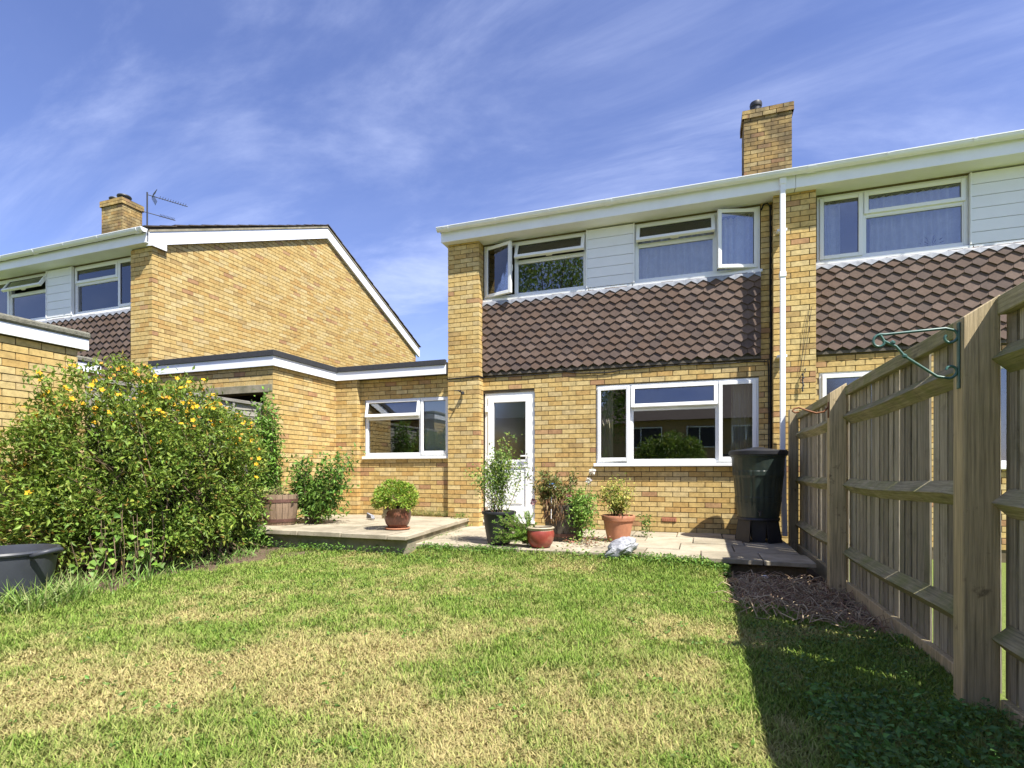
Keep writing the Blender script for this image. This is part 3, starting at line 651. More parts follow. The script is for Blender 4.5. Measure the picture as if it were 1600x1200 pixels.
# leafy spray on the sill and pale ornament seen in that window
lt = MB()
for a in range(-70, 71, 20): lt.prism([(2.86, WY+.16, 4.0), (2.86+.13*math.sin(R(a))-.01, WY+.15, 4.0+.13*math.cos(R(a))), (2.86+.15*math.sin(R(a)), WY+.15, 4.0+.15*math.cos(R(a))), (2.86+.13*math.sin(R(a))+.01, WY+.15, 4.0+.13*math.cos(R(a)))], (0, .003, 0))
lt.lathe([(.02, 0), (.035, .05), (.03, .06)], (2.86, WY+.16, 3.94), 10)
tag(lt.build('house_plant', 'dark_metal'), 'dark spiky house plant on sill behind wide upper right window', 'plant')

# ------------------------------------------------------------------ flat-roofed extension / garage link
ext = empty('flat_roof_extension', (-5.2, 8.2, 0), 'flat roofed yellow brick extension with white fascia joining the central house', 'extension')
bk = Bricks(); mo = MB(); XW = -6.22; YF = 6.62; YB = 8.235
EW = (-5.68, -3.995, 1.31, 2.335)
bk.wall((0, YB, 0), (1, 0), (0, -1), -5.77, -3.99, .2, 2.67, [(EW[0], EW[1], EW[2]-.05, EW[3])], shift=.06)
bk.wall((0, YB-.10, 0), (1, 0), (0, -1), XW, -5.77, .2, 2.67, depth=.10)
bk.wall((XW, 0, 0), (0, 1), (1, 0), YF, YB-.1, .07, 2.67, depth=.1)
bk.wall((0, YF, 0), (1, 0), (0, -1), -8.8, XW, .07, 2.67, [(-8.55, -6.40, -.1, 2.27), (-8.7, -6.235, 2.27, 2.40)], depth=.1)
backing(mo, (0, YB, 0), (1, 0), (0, -1), -5.78, -3.99, -.1, 2.67, [EW]); backing(mo, (0, YB-.1, 0), (1, 0), (0, -1), XW-.1, -5.778, -.1, 2.67, n1=-.3)
backing(mo, (XW, 0, 0), (0, 1), (1, 0), YF+.01, YB-.1, -.1, 2.67, n1=-.2); backing(mo, (0, YF, 0), (1, 0), (0, -1), -8.8, XW-.012, -.1, 2.67, [(-8.55, -6.40, -.1, 2.27)], n1=-.2)
part(mo, 'wall', 'mortar', ext); bk.finish(ext)
part(MB().box(-8.7, -6.235, YF-.006, YF+.1, 2.275, 2.395), 'lintel', 'concrete', ext, .004)
room(ext, -8.7, -6.45, YF+.21, 11, 0, 2.6); room(ext, -6.1, -4.0, YB+.25, 11, .3, 2.6)
ov = .055
def prof_edge(z0, z1, t0, name, m, out):
    path = [(-8.8, YF-out), (XW+out, YF-out), (XW+out, YB-.1-out), (-4.0, YB-.1-out)]
    inn = [(-8.8, YF-out+t0), (XW+out-t0, YF-out+t0), (XW+out-t0, YB-.1-out+t0), (-4.0, YB-.1-out+t0)]
    mb = MB(); vs = []
    for (a, b_), (c, d) in zip(path, inn): vs += [(a, b_, z0), (a, b_, z1), (c, d, z1), (c, d, z0)]
    mb.add(vs, [(i*4+k, i*4+(k+1) % 4, (i+1)*4+(k+1) % 4, (i+1)*4+k) for i in range(3) for k in range(4)]+[(0, 1, 2, 3), (15, 14, 13, 12)])
    return part(mb, name, m, ext, .004)
prof_edge(2.665, 2.83, .022, 'fascia_board', 'fascia', ov); prof_edge(2.815, 2.905, .06, 'felt_edge', 'felt', ov+.022)
part(MB().prism([(-8.8, YF-.02, 2.68), (XW+.02, YF-.02, 2.68), (XW+.02, YB-.12, 2.68), (-4.0, YB-.12, 2.68), (-4.0, 13, 2.68), (-8.8, 13, 2.68)], (0, 0, .19)), 'flat_roof', 'felt', ext)
window(ext, EW[0], EW[1], EW[2], EW[3], YB+.02, [(EW[0], -4.56, EW[2], 1.99, 'fixed'), (EW[0], -4.56, 1.99, EW[3], 'sash', 'T', 10), (-4.56, EW[1], EW[2], EW[3], 'sash', 'R', 0)], sill_proj=.07)
for i in range(9):
    bl = MB().box(-.042, .042, -.002, .002, 1.33, 2.28); o = bl.build('blind_slat', 'blind'); o.location = (-4.50+i*.056, YB+.085, 0); o.rotation_euler = (0, 0, R(40)); 
    if i == 0: vb = empty('vertical_blind', (-4.25, YB+.085, 2.3), 'pale vertical slat blind in right pane of extension window', 'blind')
    o.parent = vb; o.location = Vector((-4.50+i*.056, YB+.085, 0))-vb.location

# ------------------------------------------------------------------ left neighbour (gable to us)
GX = -8.8; LY = 6.62; LW = 6.79; LO = .06
lh = empty('gabled_house', (-11, 7, 0), 'yellow brick house at left with big blank gable wall and chimney', 'house', 'yellow brick houses')
bk = Bricks(); mo = MB(); yr, zr = 11.1, 6.98; y1 = 15.6; z0g = 5.0
def gclip(z):
    if z <= z0g: return (LY, y1)
    f = (z-z0g)/(zr-z0g); return (LY+(yr-LY)*f, y1-(y1-yr)*f)
bk.wall((GX, 0, 0), (0, 1), (1, 0), LY, y1, 2.35, zr, clip=gclip, depth=.1)
zl = zf+LO
bk.wall((0, LY, 0), (1, 0), (0, -1), -9.31, GX, .07, zl, depth=.1, shift=.1)
bk.wall((0, LW, 0), (1, 0), (0, -1), -13.8, -9.31, .07, 2.63+LO)
backing(mo, (0, LY, 0), (1, 0), (0, -1), -9.30, GX-.012, -.1, zl, n1=-.16)
backing(mo, (0, LW, 0), (1, 0), (0, -1), -14.2, GX-.02, -.1, zl+.05, [(-11.06, -9.31, 3.86+LO, 4.80+LO), (-13.5, -11.76, 3.86+LO, 4.80+LO)])
mo.prism([(GX-.012, LY+.02, -.1), (GX-.012, y1, -.1), (GX-.012, y1, z0g), (GX-.012, yr, zr), (GX-.012, LY+.02, z0g)], (-.2, 0, 0))
mo.box(-14.2, -14, 7.05, y1, -.1, zl); mo.box(-14.2, GX-.22, y1-.2, y1-.01, -.1, zl)
part(mo, 'wall', 'mortar', lh)
ck = Bricks([3, 3, 4, 3, 3, 4, 6, 6, 12, 4, 3, 8, 4, 10], 'old_brick'); chimney(ck, lh, -14.18, -13.44, 9.35, 9.85, 6.0, 7.80, [(-13.98, 9.55, .13, .12), (-13.66, 9.55, .15, .13)]); bk.finish(lh, 230); ck.finish(lh, 70)
room(lh, -14, GX-.3, LW+.25, 11, 2.75, 4.85)
zre = zr+.17; ze = 5.07+LO
rf = roof(lh, -14.3, GX+.02, 6.47, ze, yr, zre, y1+.15, ze)
def barge():
    for s_ in (0, 1):
        a, za, b_, zb = (LY-.10, ze+.02, yr, zre-.09) if s_ == 0 else (y1+.14, ze-.02, yr, zre-.09)
        mb = MB(); h = .235
        mb.prism([(GX+.045, a, za-.08), (GX+.045, b_, zb), (GX+.045, b_, zb-h), (GX+.045, a, za-.08-h)], (.022, 0, 0)); part(mb, 'barge_board', 'fascia', lh)
        sf = MB(); sf.prism([(GX+.0, a, za-.08-h+.004), (GX+.045, a, za-.08-h+.004), (GX+.045, b_, zb-h+.004), (GX+.0, b_, zb-h+.004)], (0, 0, .012)); part(sf, 'verge_soffit', 'fascia', lh)
    # cement bed + verge tiles stepping up the slope
    mb = MB(); mb.prism([(GX-.1, LY-.1, ze-.065), (GX-.1, yr, zre-.075), (GX-.1, y1+.1, ze-.075), (GX-.1, y1+.1, ze-.04), (GX-.1, yr, zre-.035), (GX-.1, LY-.1, ze-.03)], (.18, 0, 0)); part(mb, 'cement_verge', 'concrete', lh)
    for s_ in (0, 1):
        n = 17
        for i in range(n):
            f = i/n; ya = (6.45 if s_ == 0 else y1+.17); yy = ya+(yr-ya)*f; zz = ze-.02+(zre-ze)*f; sl = math.atan2(zre-ze, yr-6.47)
            mb = MB(); L_ = .32; mb.box(-.16, .14, 0, L_, 0, .018); o = mb.build('verge_tile', 'roof_tile', lh)
            o.location = Vector((GX-.06+random.uniform(-.006, .008), yy, zz+.012+random.uniform(0, .012)))-lh.location
            o.rotation_euler = (sl-.035, 0, random.uniform(-.02, .02)) if s_ == 0 else (sl-.035, 0, math.pi+random.uniform(-.02, .02))
barge()
eaves(lh, -14.3, GX+.04, LY, zl, gy=.135)
part(MB().prism([(GX+.045, LY-.075, zl-.02), (GX+.045, LY+.22, zl-.02), (GX+.045, LY+.22, zl+.20), (GX+.045, LY-.075, zl+.235)], (.02, 0, 0)), 'box_end', 'fascia', lh)
part(MB().box(-13.8, -9.31, LW-.03, LW, 2.635+LO, 2.672+LO), 'tilting_fillet', 'dark_wood', lh); part(MB().box(-13.8, -9.31, LW-.002, LW+.02, 2.67+LO, 3.82+LO), 'tile_batten', 'dark_wood', lh)
tile_hanging(lh, -13.8, -9.42, LW-.014, TZ+LO); scalloped_lead(lh, -13.8, -9.42, LW-.014, 3.775+LO, 3.85+LO)
lwy = LW+.02
window(lh, -11.05, -9.31, 3.9+LO, 4.8+LO, lwy, [(-11.05, -9.88, 3.9+LO, 4.47+LO, 'fixed'), (-11.05, -9.88, 4.47+LO, 4.8+LO, 'sash', 'T', 0), (-9.88, -9.31, 3.9+LO, 4.8+LO, 'sash', 'R', 0)], sill_proj=.05)
window(lh, -13.5, -11.77, 3.9+LO, 4.8+LO, lwy, [(-13.5, -12.95, 3.9+LO, 4.8+LO, 'sash', 'L', 0), (-12.95, -11.77, 3.9+LO, 4.47+LO, 'fixed'), (-12.95, -11.77, 4.47+LO, 4.8+LO, 'sash', 'T', 30)], sill_proj=.05)
cladding(lh, -11.77, -11.05, 3.9+LO, 4.8+LO, LW-.02)
part(MB().box(-11.738, -11.082, lwy-.049, lwy+.05, 3.85+LO, 3.896+LO), 'sill', 'upvc', lh, .006); part(MB().box(-13.8, -9.31, lwy+.005, lwy+.06, 3.8+LO, 3.9+LO), 'sill_board', 'dark_wood', lh)
curtain('net_curtain', -11.0, -9.95, 3.95, 4.8, LW+.13, 'net', 'white net curtain in window next to gable corner of left house', 13, .012, seed=2)
curtain('net_curtain', -9.83, -9.4, 3.95, 4.8, LW+.13, 'net', 'white net curtain in narrow casement beside gable pier of left house', 5, .012, seed=4)
curtain('net_curtain', -12.9, -12.25, 3.95, 4.4, LW+.13, 'net', 'white net curtain under open top light at left photo edge', 7, .012, seed=6)
def aerial():
    o = empty('tv_aerial', (-13.1, 9.9, 6.9), 'dark television aerial on a pole beside the left chimney', 'aerial'); P = (-13.36, 9.92)
    def pc(mb, n): x = mb.build(n, 'dark_metal', o); x.location = (13.1, -9.9, -6.9)
    pc(MB().tube([(*P, 6.95), (*P, 8.18)], .018, 8), 'pole')
    pc(MB().box(P[0]-.15, P[0]+.02, P[1]-.02, P[1]+.02, 7.28, 7.31).box(P[0]-.15, P[0]+.02, P[1]-.02, P[1]+.02, 7.10, 7.13), 'bracket')
    d = Vector((.56, 1.0, -.02)).normalized(); w = Vector((-1.0, .56, 0)).normalized()
    for z, L_, s0 in ((8.12, .90, 0.0), (7.66, .62, -.25)):
        a = Vector((*P, z)); mb = MB().tube([a+d*s0, a+d*L_], .010, 6); pc(mb, 'boom')
        for i in range(11):
            q = a+d*(.28+i*(L_-.3)/10.5); pc(MB().tube([q-w*.09+Vector((0, 0, .02)), q+w*.09+Vector((0, 0, .02))], .005, 5), 'element')
    a = Vector((*P, 8.12)); rfm = MB()
    for i in range(7):
        for sg in (1, -1): q = a+d*.12+Vector((0, 0, .02*sg+sg*.022*i)); rfm.tube([q-w*.14+d*(.012*i), q+w*.14+d*(.012*i)], .006, 5)
    pc(rfm, 'reflector')
aerial()

# ------------------------------------------------------------------ garage at far left and the flat roof behind it
def flat_garage(name, x, y0, y1, depth, zt, label, nb_):
    g = empty(name, (x, y1, 0), label, 'garage'); bk = Bricks([6, 6, 12, 6, 4, 8, 3, 1, 1, .5, .3, 9, 12, 3]); mo = MB()
    bk.wall((x, 0, 0), (0, 1), (1, 0), y0, y1, -.08, zt, depth=.1); bk.wall((x, y1, 0), (-1, 0), (0, 1), 0, depth, zt-.6, zt, depth=.1)
    mo.box(x-depth, x-.012, y0, y1-.012, -.1, zt+.12); part(mo, 'wall', 'mortar', g); bk.finish(g, nb_)
    part(MB().box(x+.03, x+.05, y0, y1+.09, zt-.0, zt+.12).box(x-depth, x+.028, y1+.07, y1+.09, zt, zt+.12), 'fascia_board', 'fascia', g, .003)
    part(MB().box(x-depth, x+.07, y0, y1+.11, zt+.122, zt+.20), 'felt_roof', 'mineral_felt', g, .02)
flat_garage('brick_garage', -6.5, -2.5, 4.03, 2.6, 2.395, 'pale yellow brick garage with flat mossy felt roof at left photo edge', 300)
flat_garage('brick_garage', -7.85, 2.0, 5.05, 2.0, 2.385, 'flat roofed garage just showing behind the garage at left photo edge', 120)

# ------------------------------------------------------------------ grey panel fence on the left boundary
pf = empty('panel_fence', (-6.45, 5.3, 0), 'weathered grey overlap panel fence behind the yellow flowered shrub', 'fence')
def panel_fence():
    y0, y1, x = 4.08, 6.58, -6.45
    def pc(mb, n, m='grey_wood', bv=0): o = mb.build(n, m, pf, bevel=bv); o.location = -pf.location; return o
    i = 0; z = .1
    while z < 2.02:
        mb = MB(); n = 14; vs = []
        for k in range(n+1):
            yy = y0+(y1-y0)*k/n; dz = .008*math.sin(k*1.3+i*2.1)+random.uniform(-.004, .004)
            vs += [(x+.012, yy, z+dz), (x-.004, yy, z+.105), (x-.012, yy, z+.105), (x+.004, yy, z+dz)]
        mb.add(vs, [(k*4+j, k*4+(j+1) % 4, (k+1)*4+(j+1) % 4, (k+1)*4+j) for k in range(n) for j in range(4)]); o = pc(mb, 'slat'); z += .085; i += 1
    for yy in np.linspace(y0, y1-.04, 6): pc(MB().box(x+.014, x+.036, yy, yy+.04, .08, 2.06), 'batten', bv=.003)
    pc(MB().box(x-.025, x+.045, y0-.02, y1+.02, 2.055, 2.10), 'top_rail', bv=.004); pc(MB().box(x-.02, x+.04, y0, y1, .03, .10), 'bottom_rail')
panel_fence()

# ------------------------------------------------------------------ right boundary fence
rfence = empty('garden_fence', (1.2, 5, 0), 'tall weathered wooden board fence with posts and rails along right side', 'fence')
POSTS = [.33, 2.886, 5.44, 7.95]
def right_fence():
    def pc(mb, n, m, bv=0, local=None):
        o = mb.build(n, m, rfence, bevel=bv, local=local); o.location = Vector(o.location)-rfence.location; return o
    BX = 1.235; board = {}
    for i, y in enumerate(POSTS):
        top = [1.80, 1.715, 1.735, 1.86][i]; w = .13 if i < 3 else .11; x = 1.068 if i < 3 else 1.10
        mb = MB(); t2 = top+(.085 if i < 3 else .0)
        mb.prism([(x, y-.05, -.12), (x+w, y-.05, -.12), (x+w, y-.05, t2), (x, y-.05, top)], (0, .10, 0)); pc(mb, 'post', 'post_wood', .004, (x+w/2, y, 0))
    for j in range(len(POSTS)-1):
        y0, y1 = POSTS[j]+.05, POSTS[j+1]-.05
        for z in (1.515, .925, .345):       # triangular rails
            mb = MB(); z += random.uniform(-.012, .012); n = 6; vs = []
            for k in range(n+1):
                yy = y0+(y1-y0)*k/n; s_ = .012*math.sin(k*.9+j)*(1 if 0 < k < n else 0)
                vs += [(1.165, yy, z+s_), (BX-.006, yy, z+.062+s_), (BX-.006, yy, z-.062+s_)]
            mb.add(vs, [(k*3+a, k*3+(a+1) % 3, (k+1)*3+(a+1) % 3, (k+1)*3+a) for k in range(n) for a in range(3)]+[(0, 1, 2), (n*3+2, n*3+1, n*3)])
            pc(mb, 'rail', 'rail_wood', local=(1.2, (y0+y1)/2, z))
        pc(MB().box(1.185, 1.228, y0, y1, 1.71+.02*(j == 2), 1.79+.02*(j == 2)), 'top_rail', 'rail_wood', .004, (1.2, (y0+y1)/2, 1.75))
        pc(MB().box(1.195, 1.232, y0, y1, -.12, .085), 'gravel_board', 'post_wood', .004, (1.21, (y0+y1)/2, 0))
        y = y0-.01
        while y < y1+.02:
            w = random.uniform(.088, .102); h = 1.79+.015*(j == 2)
            k = random.randrange(5); key = (k, random.random() < .86)
            if key not in board:
                ww = .080+.003*k; mb = MB(); mb.prism([(-.006, -ww/2, .075), (.004, -ww/2, .075), (.012, ww/2, .075), (-.006, ww/2, .075)], (0, 0, h-.075)); (mb.prism([(.010, ww/2-.006, .075), (.018, ww/2+.03, .075), (.022, ww/2+.03, .075), (.015, ww/2-.006, .075)], (0, 0, h-.085)) if key[1] else None); o = mb.build('board', 'board_wood'); board[key] = o.data; bpy.data.objects.remove(o)
            o = link('board', board[key], rfence, Vector((BX+random.uniform(0, .006), y+.05, random.uniform(-.012, .004)))-rfence.location, (random.uniform(-.008, .008), 0, random.uniform(-.07, .05)))
            y += .1035+random.uniform(-.004, .006)
right_fence()
def bracket(name, m, base, L_, H, label):
    """scrolled hanging basket bracket reaching towards -x"""
    o = empty(name, base, label, 'bracket')
    MB().box(-.006, 0, -.012, .012, -H, 0).build('back_plate', m, o, bevel=.002)
    def spiral(cx, cz, r0, r1, a0, a1, n=14): return [(cx+(r0+(r1-r0)*k/n)*math.cos(a0+(a1-a0)*k/n), 0, cz+(r0+(r1-r0)*k/n)*math.sin(a0+(a1-a0)*k/n)) for k in range(n+1)]
    arm = spiral(-.035, -.062, .014, .034, R(140), R(420))+[(-.05, 0, -.022), (-L_*.5, 0, -.026), (-L_+.05, 0, -.03)]+spiral(-L_+.03, -.062, .034, .012, R(90), R(400))
    smooth_by_angle(MB().tube(arm, .006, 8).build('arm', m, o), 60)
    br = spiral(-.035, -H*.72, .012, .034, R(160), R(-90))+[(-.08, 0, -H*.80), (-.13, 0, -H*.66), (-L_*.62, 0, -H*.46), (-L_*.72, 0, -H*.30), (-L_*.86, 0, -.06), (-L_+.03, 0, -.03)]
    smooth_by_angle(MB().tube(br, .006, 8).build('brace', m, o), 60)
    for f in (.35, .72): MB().lathe([(0, -.012), (.011, -.004), (.011, .004), (0, .012)], (-L_*.62 if f > .5 else -L_*.76, 0, -H*(.46 if f > .5 else .24)), 8).build('collar', m, o)
bracket('hanging_bracket', 'green_metal', (1.066, 2.87, 1.70), .325, .29, 'green scrolled metal hanging bracket on the nearest fence post')
rb = MB().tube([(1.066, 5.42, 1.62), (1.03, 5.42, 1.575), (.97, 5.42, 1.565), (.90, 5.42, 1.59), (.83, 5.42, 1.62), (.79, 5.42, 1.61), (.78, 5.42, 1.59), (.80, 5.42, 1.575), (.83, 5.42, 1.58)], .008, 8)
rb.box(1.060, 1.067, 5.408, 5.432, 1.52, 1.66)
o = rb.build('hanging_bracket', 'rust_metal'); smooth_by_angle(o, 50); tag(o, 'thin rusty curved hanging bracket on the middle fence post', 'bracket')

# ------------------------------------------------------------------ foliage helpers
def rand_dir(n): v = rng.normal(size=(n, 3)); return v/np.linalg.norm(v, axis=1, keepdims=True)
def leaves(P, D, L_, W, C, fold=.25, droop=.15, up=None):
    """4-triangle folded leaves. P base points, D directions, L/W sizes, C colours -> V,F,Cv"""
    n = len(P); D = D/np.linalg.norm(D, axis=1, keepdims=True)
    U = np.tile([0, 0, 1.], (n, 1))+.6*rng.normal(size=(n, 3)) if up is None else up
    S = np.cross(D, U); S /= np.linalg.norm(S, axis=1, keepdims=True)+1e-9; Nn = np.cross(S, D)
    L_ = np.broadcast_to(np.asarray(L_, float), (n,))[:, None]; W = np.broadcast_to(np.asarray(W, float), (n,))[:, None]
    b = P; m = P+D*L_*.5-Nn*L_*.02; t = P+D*L_-Nn*L_*droop; l = P+D*L_*.45+S*W*.5+Nn*W*fold; r = P+D*L_*.45-S*W*.5+Nn*W*fold
    V = np.stack([b, l, r, t, m], 1).reshape(-1, 3); o = (np.arange(n)*5)[:, None]
    F = np.concatenate([o+np.array([[0, 4, 1]]), o+np.array([[0, 2, 4]]), o+np.array([[1, 4, 3]]), o+np.array([[4, 2, 3]])], 0)
    return V, F, np.repeat(C, 5, 0)
class Leafy:
    def __init__(s): s.V = []; s.F = []; s.C = []; s.n = 0
    def add(s, V, F, C): s.V.append(V); s.F.append(F+s.n); s.C.append(C); s.n += len(V)
    def build(s, name, m, parent):
        o = link(name, np_mesh(name, np.concatenate(s.V), np.concatenate(s.F), m, np.concatenate(s.C)), parent)
        if parent is not None: o.location = -parent.location
        return o
def colmix(n, cols, jit=.18):
    c = np.array(cols)[rng.integers(0, len(cols), n)]; return np.clip(c*(1+jit*rng.normal(size=(n, 1)))*(1+.06*rng.normal(size=(n, 3))), .005, .9)
GREENS = [(.16, .25, .035), (.21, .31, .045), (.11, .19, .03), (.28, .35, .065), (.18, .27, .04)]
def flowers(lf, P, N, r, col, petals=5, ctr=(.6, .35, .05)):
    for p, n in zip(P, N):
        n = n/np.linalg.norm(n); a = np.cross(n, [.3, .5, .8]); a /= np.linalg.norm(a); b_ = np.cross(n, a); Ps = []; Ds = []
        for k in range(petals):
            q = 2*math.pi*k/petals; d = a*math.cos(q)+b_*math.sin(q)+n*.35; Ps.append(p); Ds.append(d)
        k = len(Ps); lf.add(*leaves(np.array(Ps), np.array(Ds), r, r*.85, colmix(k, [col], .1), .1, .1, up=np.tile(n, (k, 1))))
def twigs(mb, segs): 
    for pts, r in segs: mb.tube(pts, r, 5, cap=False)

# ------------------------------------------------------------------ big shrub on the left
def big_shrub():
    o = empty('flowering_shrub', (-5.85, 4.6, 0), 'large sprawling shrub with small yellow flowers by the left fence', 'shrub')
    blobs = [((-5.85, 3.95, .98), (.72, .68, 1.05)), ((-5.85, 4.6, 1.05), (.78, .75, 1.04)), ((-5.98, 5.3, .93), (.60, .62, .92)), ((-6.12, 5.75, .74), (.36, .42, .78)), ((-6.15, 3.5, .8), (.33, .38, .75)), ((-5.6, 4.3, .62), (.62, .6, .66)), ((-5.72, 5.0, .5), (.55, .6, .6))]
    cl = []; fl = []; fn = []
    for c, r in blobs:
        n = int(1250*r[0]*r[2]); d = rand_dir(n); d = d[d[:, 2] > -.75]
        s = 1+.22*(vnoise(d[:, 0]*3+c[1]*5, d[:, 2]*3+d[:, 1]*2, 3)-.5)*2; s *= np.where(rng.random(len(d)) < .25, rng.uniform(.55, .9, len(d)), rng.uniform(.9, 1.05, len(d)))
        cl.append(np.array(c)+d*np.array(r)*s[:, None])
    cl = np.concatenate(cl); cl = cl[(cl[:, 2] > .04) & (cl[:, 0] > -6.44)]; cl = cl[vnoise(cl[:, 1]*4.2+cl[:, 0]*2.5, cl[:, 2]*4.6+cl[:, 0]*2.5, 77)+.25*(cl[:, 2] > 1.25) > .41]
    outd = np.stack([cl[:, 0]+5.95, (cl[:, 1]-4.7)*.4, cl[:, 2]-.7], 1)+.001; outd /= np.linalg.norm(outd, axis=1, keepdims=True)
    lf = Leafy(); per = 15
    P = np.repeat(cl, per, 0); od = np.repeat(outd, per, 0); sp = rng.normal(size=P.shape)*.055; P = P+sp
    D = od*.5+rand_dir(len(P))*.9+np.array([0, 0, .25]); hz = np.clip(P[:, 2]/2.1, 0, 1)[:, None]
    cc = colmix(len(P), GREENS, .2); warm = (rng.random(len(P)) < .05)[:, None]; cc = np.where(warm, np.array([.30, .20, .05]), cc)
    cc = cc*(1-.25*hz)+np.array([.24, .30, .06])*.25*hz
    lf.add(*leaves(P, D, rng.uniform(.045, .085, len(P)), rng.uniform(.020, .036, len(P)), cc)); lf.build('crown', 'leaf', o)
    # flowers and orange-yellow buds, most along the top
    top = cl[(cl[:, 2] > .95) & (rng.random(len(cl)) < .03+.6*(vnoise(cl[:, 1]*3, cl[:, 2]*3, 51) > .5)*(cl[:, 2] > 1.05+.0*cl[:, 1])*(cl[:, 1] > 3.9)+.4*(cl[:, 2] > 1.5))]; low = cl[(cl[:, 2] <= .95) & (rng.random(len(cl)) < .018)]
    ft = np.concatenate([top, low]); ff = Leafy(); kk = rng.random(len(ft))
    od = rand_dir(len(ft))*.4+np.array([.6, -.45, .6])
    g1 = ft[kk < .6]; flowers(ff, g1+np.array([.03, -.03, .05]), od[kk < .6], .032, (.80, .47, .03)); g2 = ft[kk >= .6]; flowers(ff, g2+np.array([.02, -.02, .05]), od[kk >= .6], .024, (.68, .33, .06), 4)
    ff.build('flowers', 'petal', o)
    mb = MB()
    for i in range(150):
        a = Vector((random.uniform(-6.1, -5.3), random.uniform(3.6, 5.9), -.02)); t = Vector(cl[rng.integers(len(cl))]); q = a.lerp(t, .5)+Vector((random.uniform(-.25, .25), random.uniform(-.25, .25), random.uniform(-.15, .25)))
        mb.tube([a, a.lerp(q, .6)+Vector((random.uniform(-.08, .08), random.uniform(-.08, .08), 0)), q, q.lerp(t, .6), t], [.011, .009, .007, .005, .003], 5, cap=False)
    x = mb.build('branches', 'twig', o); x.location = -o.location
    # long shoots sticking out above
    sh = MB(); s2 = Leafy()
    for i in range(34):
        a = Vector(cl[rng.integers(len(cl))]); 
        if a.z < 1.3: continue
        t = a+Vector((random.uniform(-.15, .2), random.uniform(-.2, .2), random.uniform(.12, .32))); sh.tube([a, a.lerp(t, .5)+Vector((.02, .02, .02)), t], .003, 4, cap=False)
        k = 16; q = rng.random(k)[:, None]; P = np.array(a)*(1-q)+np.array(t)*q; s2.add(*leaves(P, rand_dir(k)+np.array([0, 0, .3]), .045, .016, colmix(k, GREENS)))
    x = sh.build('shoots', 'twig', o); x.location = -o.location; x['kind'] = 'stuff'; s2.build('shoot_leaves', 'leaf', o)
big_shrub()
def bindweed():
    o = empty('bindweed', (-5.15, 3.75, 0), 'bindweed with large heart shaped pale leaves at foot of big shrub', 'plant')
    lf = Leafy(); mb = MB(); cs = []
    for i in range(30):
        p = Vector((random.uniform(-5.45, -5.05), random.uniform(3.35, 4.0), 0)); t = p+Vector((random.uniform(-.1, .12), random.uniform(-.1, .1), random.uniform(.25, .75))); mb.tube([p, p.lerp(t, .5)+Vector((.04, 0, 0)), t], .003, 4, cap=False)
        for k in range(3): cs.append(p.lerp(t, random.uniform(.3, 1)))
    P = np.array([list(c) for c in cs]); D = rand_dir(len(P))*.5+np.array([.5, -.6, -.3]); up = rand_dir(len(P))*.35+np.array([.5, -.4, .7])
    lf.add(*leaves(P, D, rng.uniform(.055, .095, len(P)), rng.uniform(.05, .085, len(P)), colmix(len(P), [(.18, .31, .05), (.24, .37, .07), (.14, .25, .045)]), .2, .15, up))
    lf.build('foliage', 'leaf', o); x = mb.build('stems', 'twig', o); x.location = -o.location
bindweed()
def elder(name, base, label, tips, nleaf, size, cols, stemr=.008):
    """multi-stem shrub: stems from base to tips with leaves along the upper part"""
    o = empty(name, base, label, 'shrub' if 'shrub' in name else 'plant'); lf = Leafy(); mb = MB(); B = Vector(base)
    for t in tips:
        t = Vector(t); a = B+Vector((random.uniform(-.08, .08), random.uniform(-.08, .08), 0)); m = a.lerp(t, .5)+Vector((random.uniform(-.06, .06), random.uniform(-.06, .06), .08))
        mb.tube([a, a.lerp(m, .5), m, m.lerp(t, .5)+Vector((0, 0, .02)), t], [stemr, stemr*.9, stemr*.7, stemr*.5, stemr*.3], 5, cap=False)
        k = nleaf; q = (.25+.8*rng.random(k))[:, None]; base_ = np.where(q < .5, np.array(a)*(1-2*q)+np.array(m)*2*q, np.array(m)*(2-2*q)+np.array(t)*(2*q-1))
        P = base_+rng.normal(size=(k, 3))*size*.9; D = rand_dir(k)+np.array([0, -.1, -.05]); lf.add(*leaves(P, D, rng.uniform(.7, 1.25, k)*size, rng.uniform(.35, .5, k)*size, colmix(k, cols), .18, .2))
    lf.build('foliage', 'leaf', o); x = mb.build('stems', 'twig', o); x.location = -o.location; return o
def tips_in(c, r, n): d = rand_dir(n); return [tuple(np.array(c)+d[i]*np.array(r)*rng.uniform(.55, 1)) for i in range(n)]
elder('elder_shrub', (-5.45, 6.55, RZ), 'green leafy elder shrub behind the wooden half barrel', tips_in((-5.25, 6.55, .95), (.56, .28, .58), 34), 85, .085, [(.15, .27, .045), (.19, .32, .055), (.11, .20, .035)])
elder('climbing_shrub', (-6.1, 6.36, .0), 'tall narrow bright green climber on fence end beside garage corner', tips_in((-6.10, 6.34, 1.5), (.20, .12, .78), 60), 90, .075, [(.18, .32, .05), (.22, .38, .06), (.13, .24, .04)])
elder('low_weeds', (-5.55, 5.55, .0), 'low leafy green weeds where shrub meets raised patio', tips_in((-5.5, 5.5, .22), (.28, .22, .22), 22), 34, .06, [(.16, .28, .05), (.20, .33, .06)], .004)

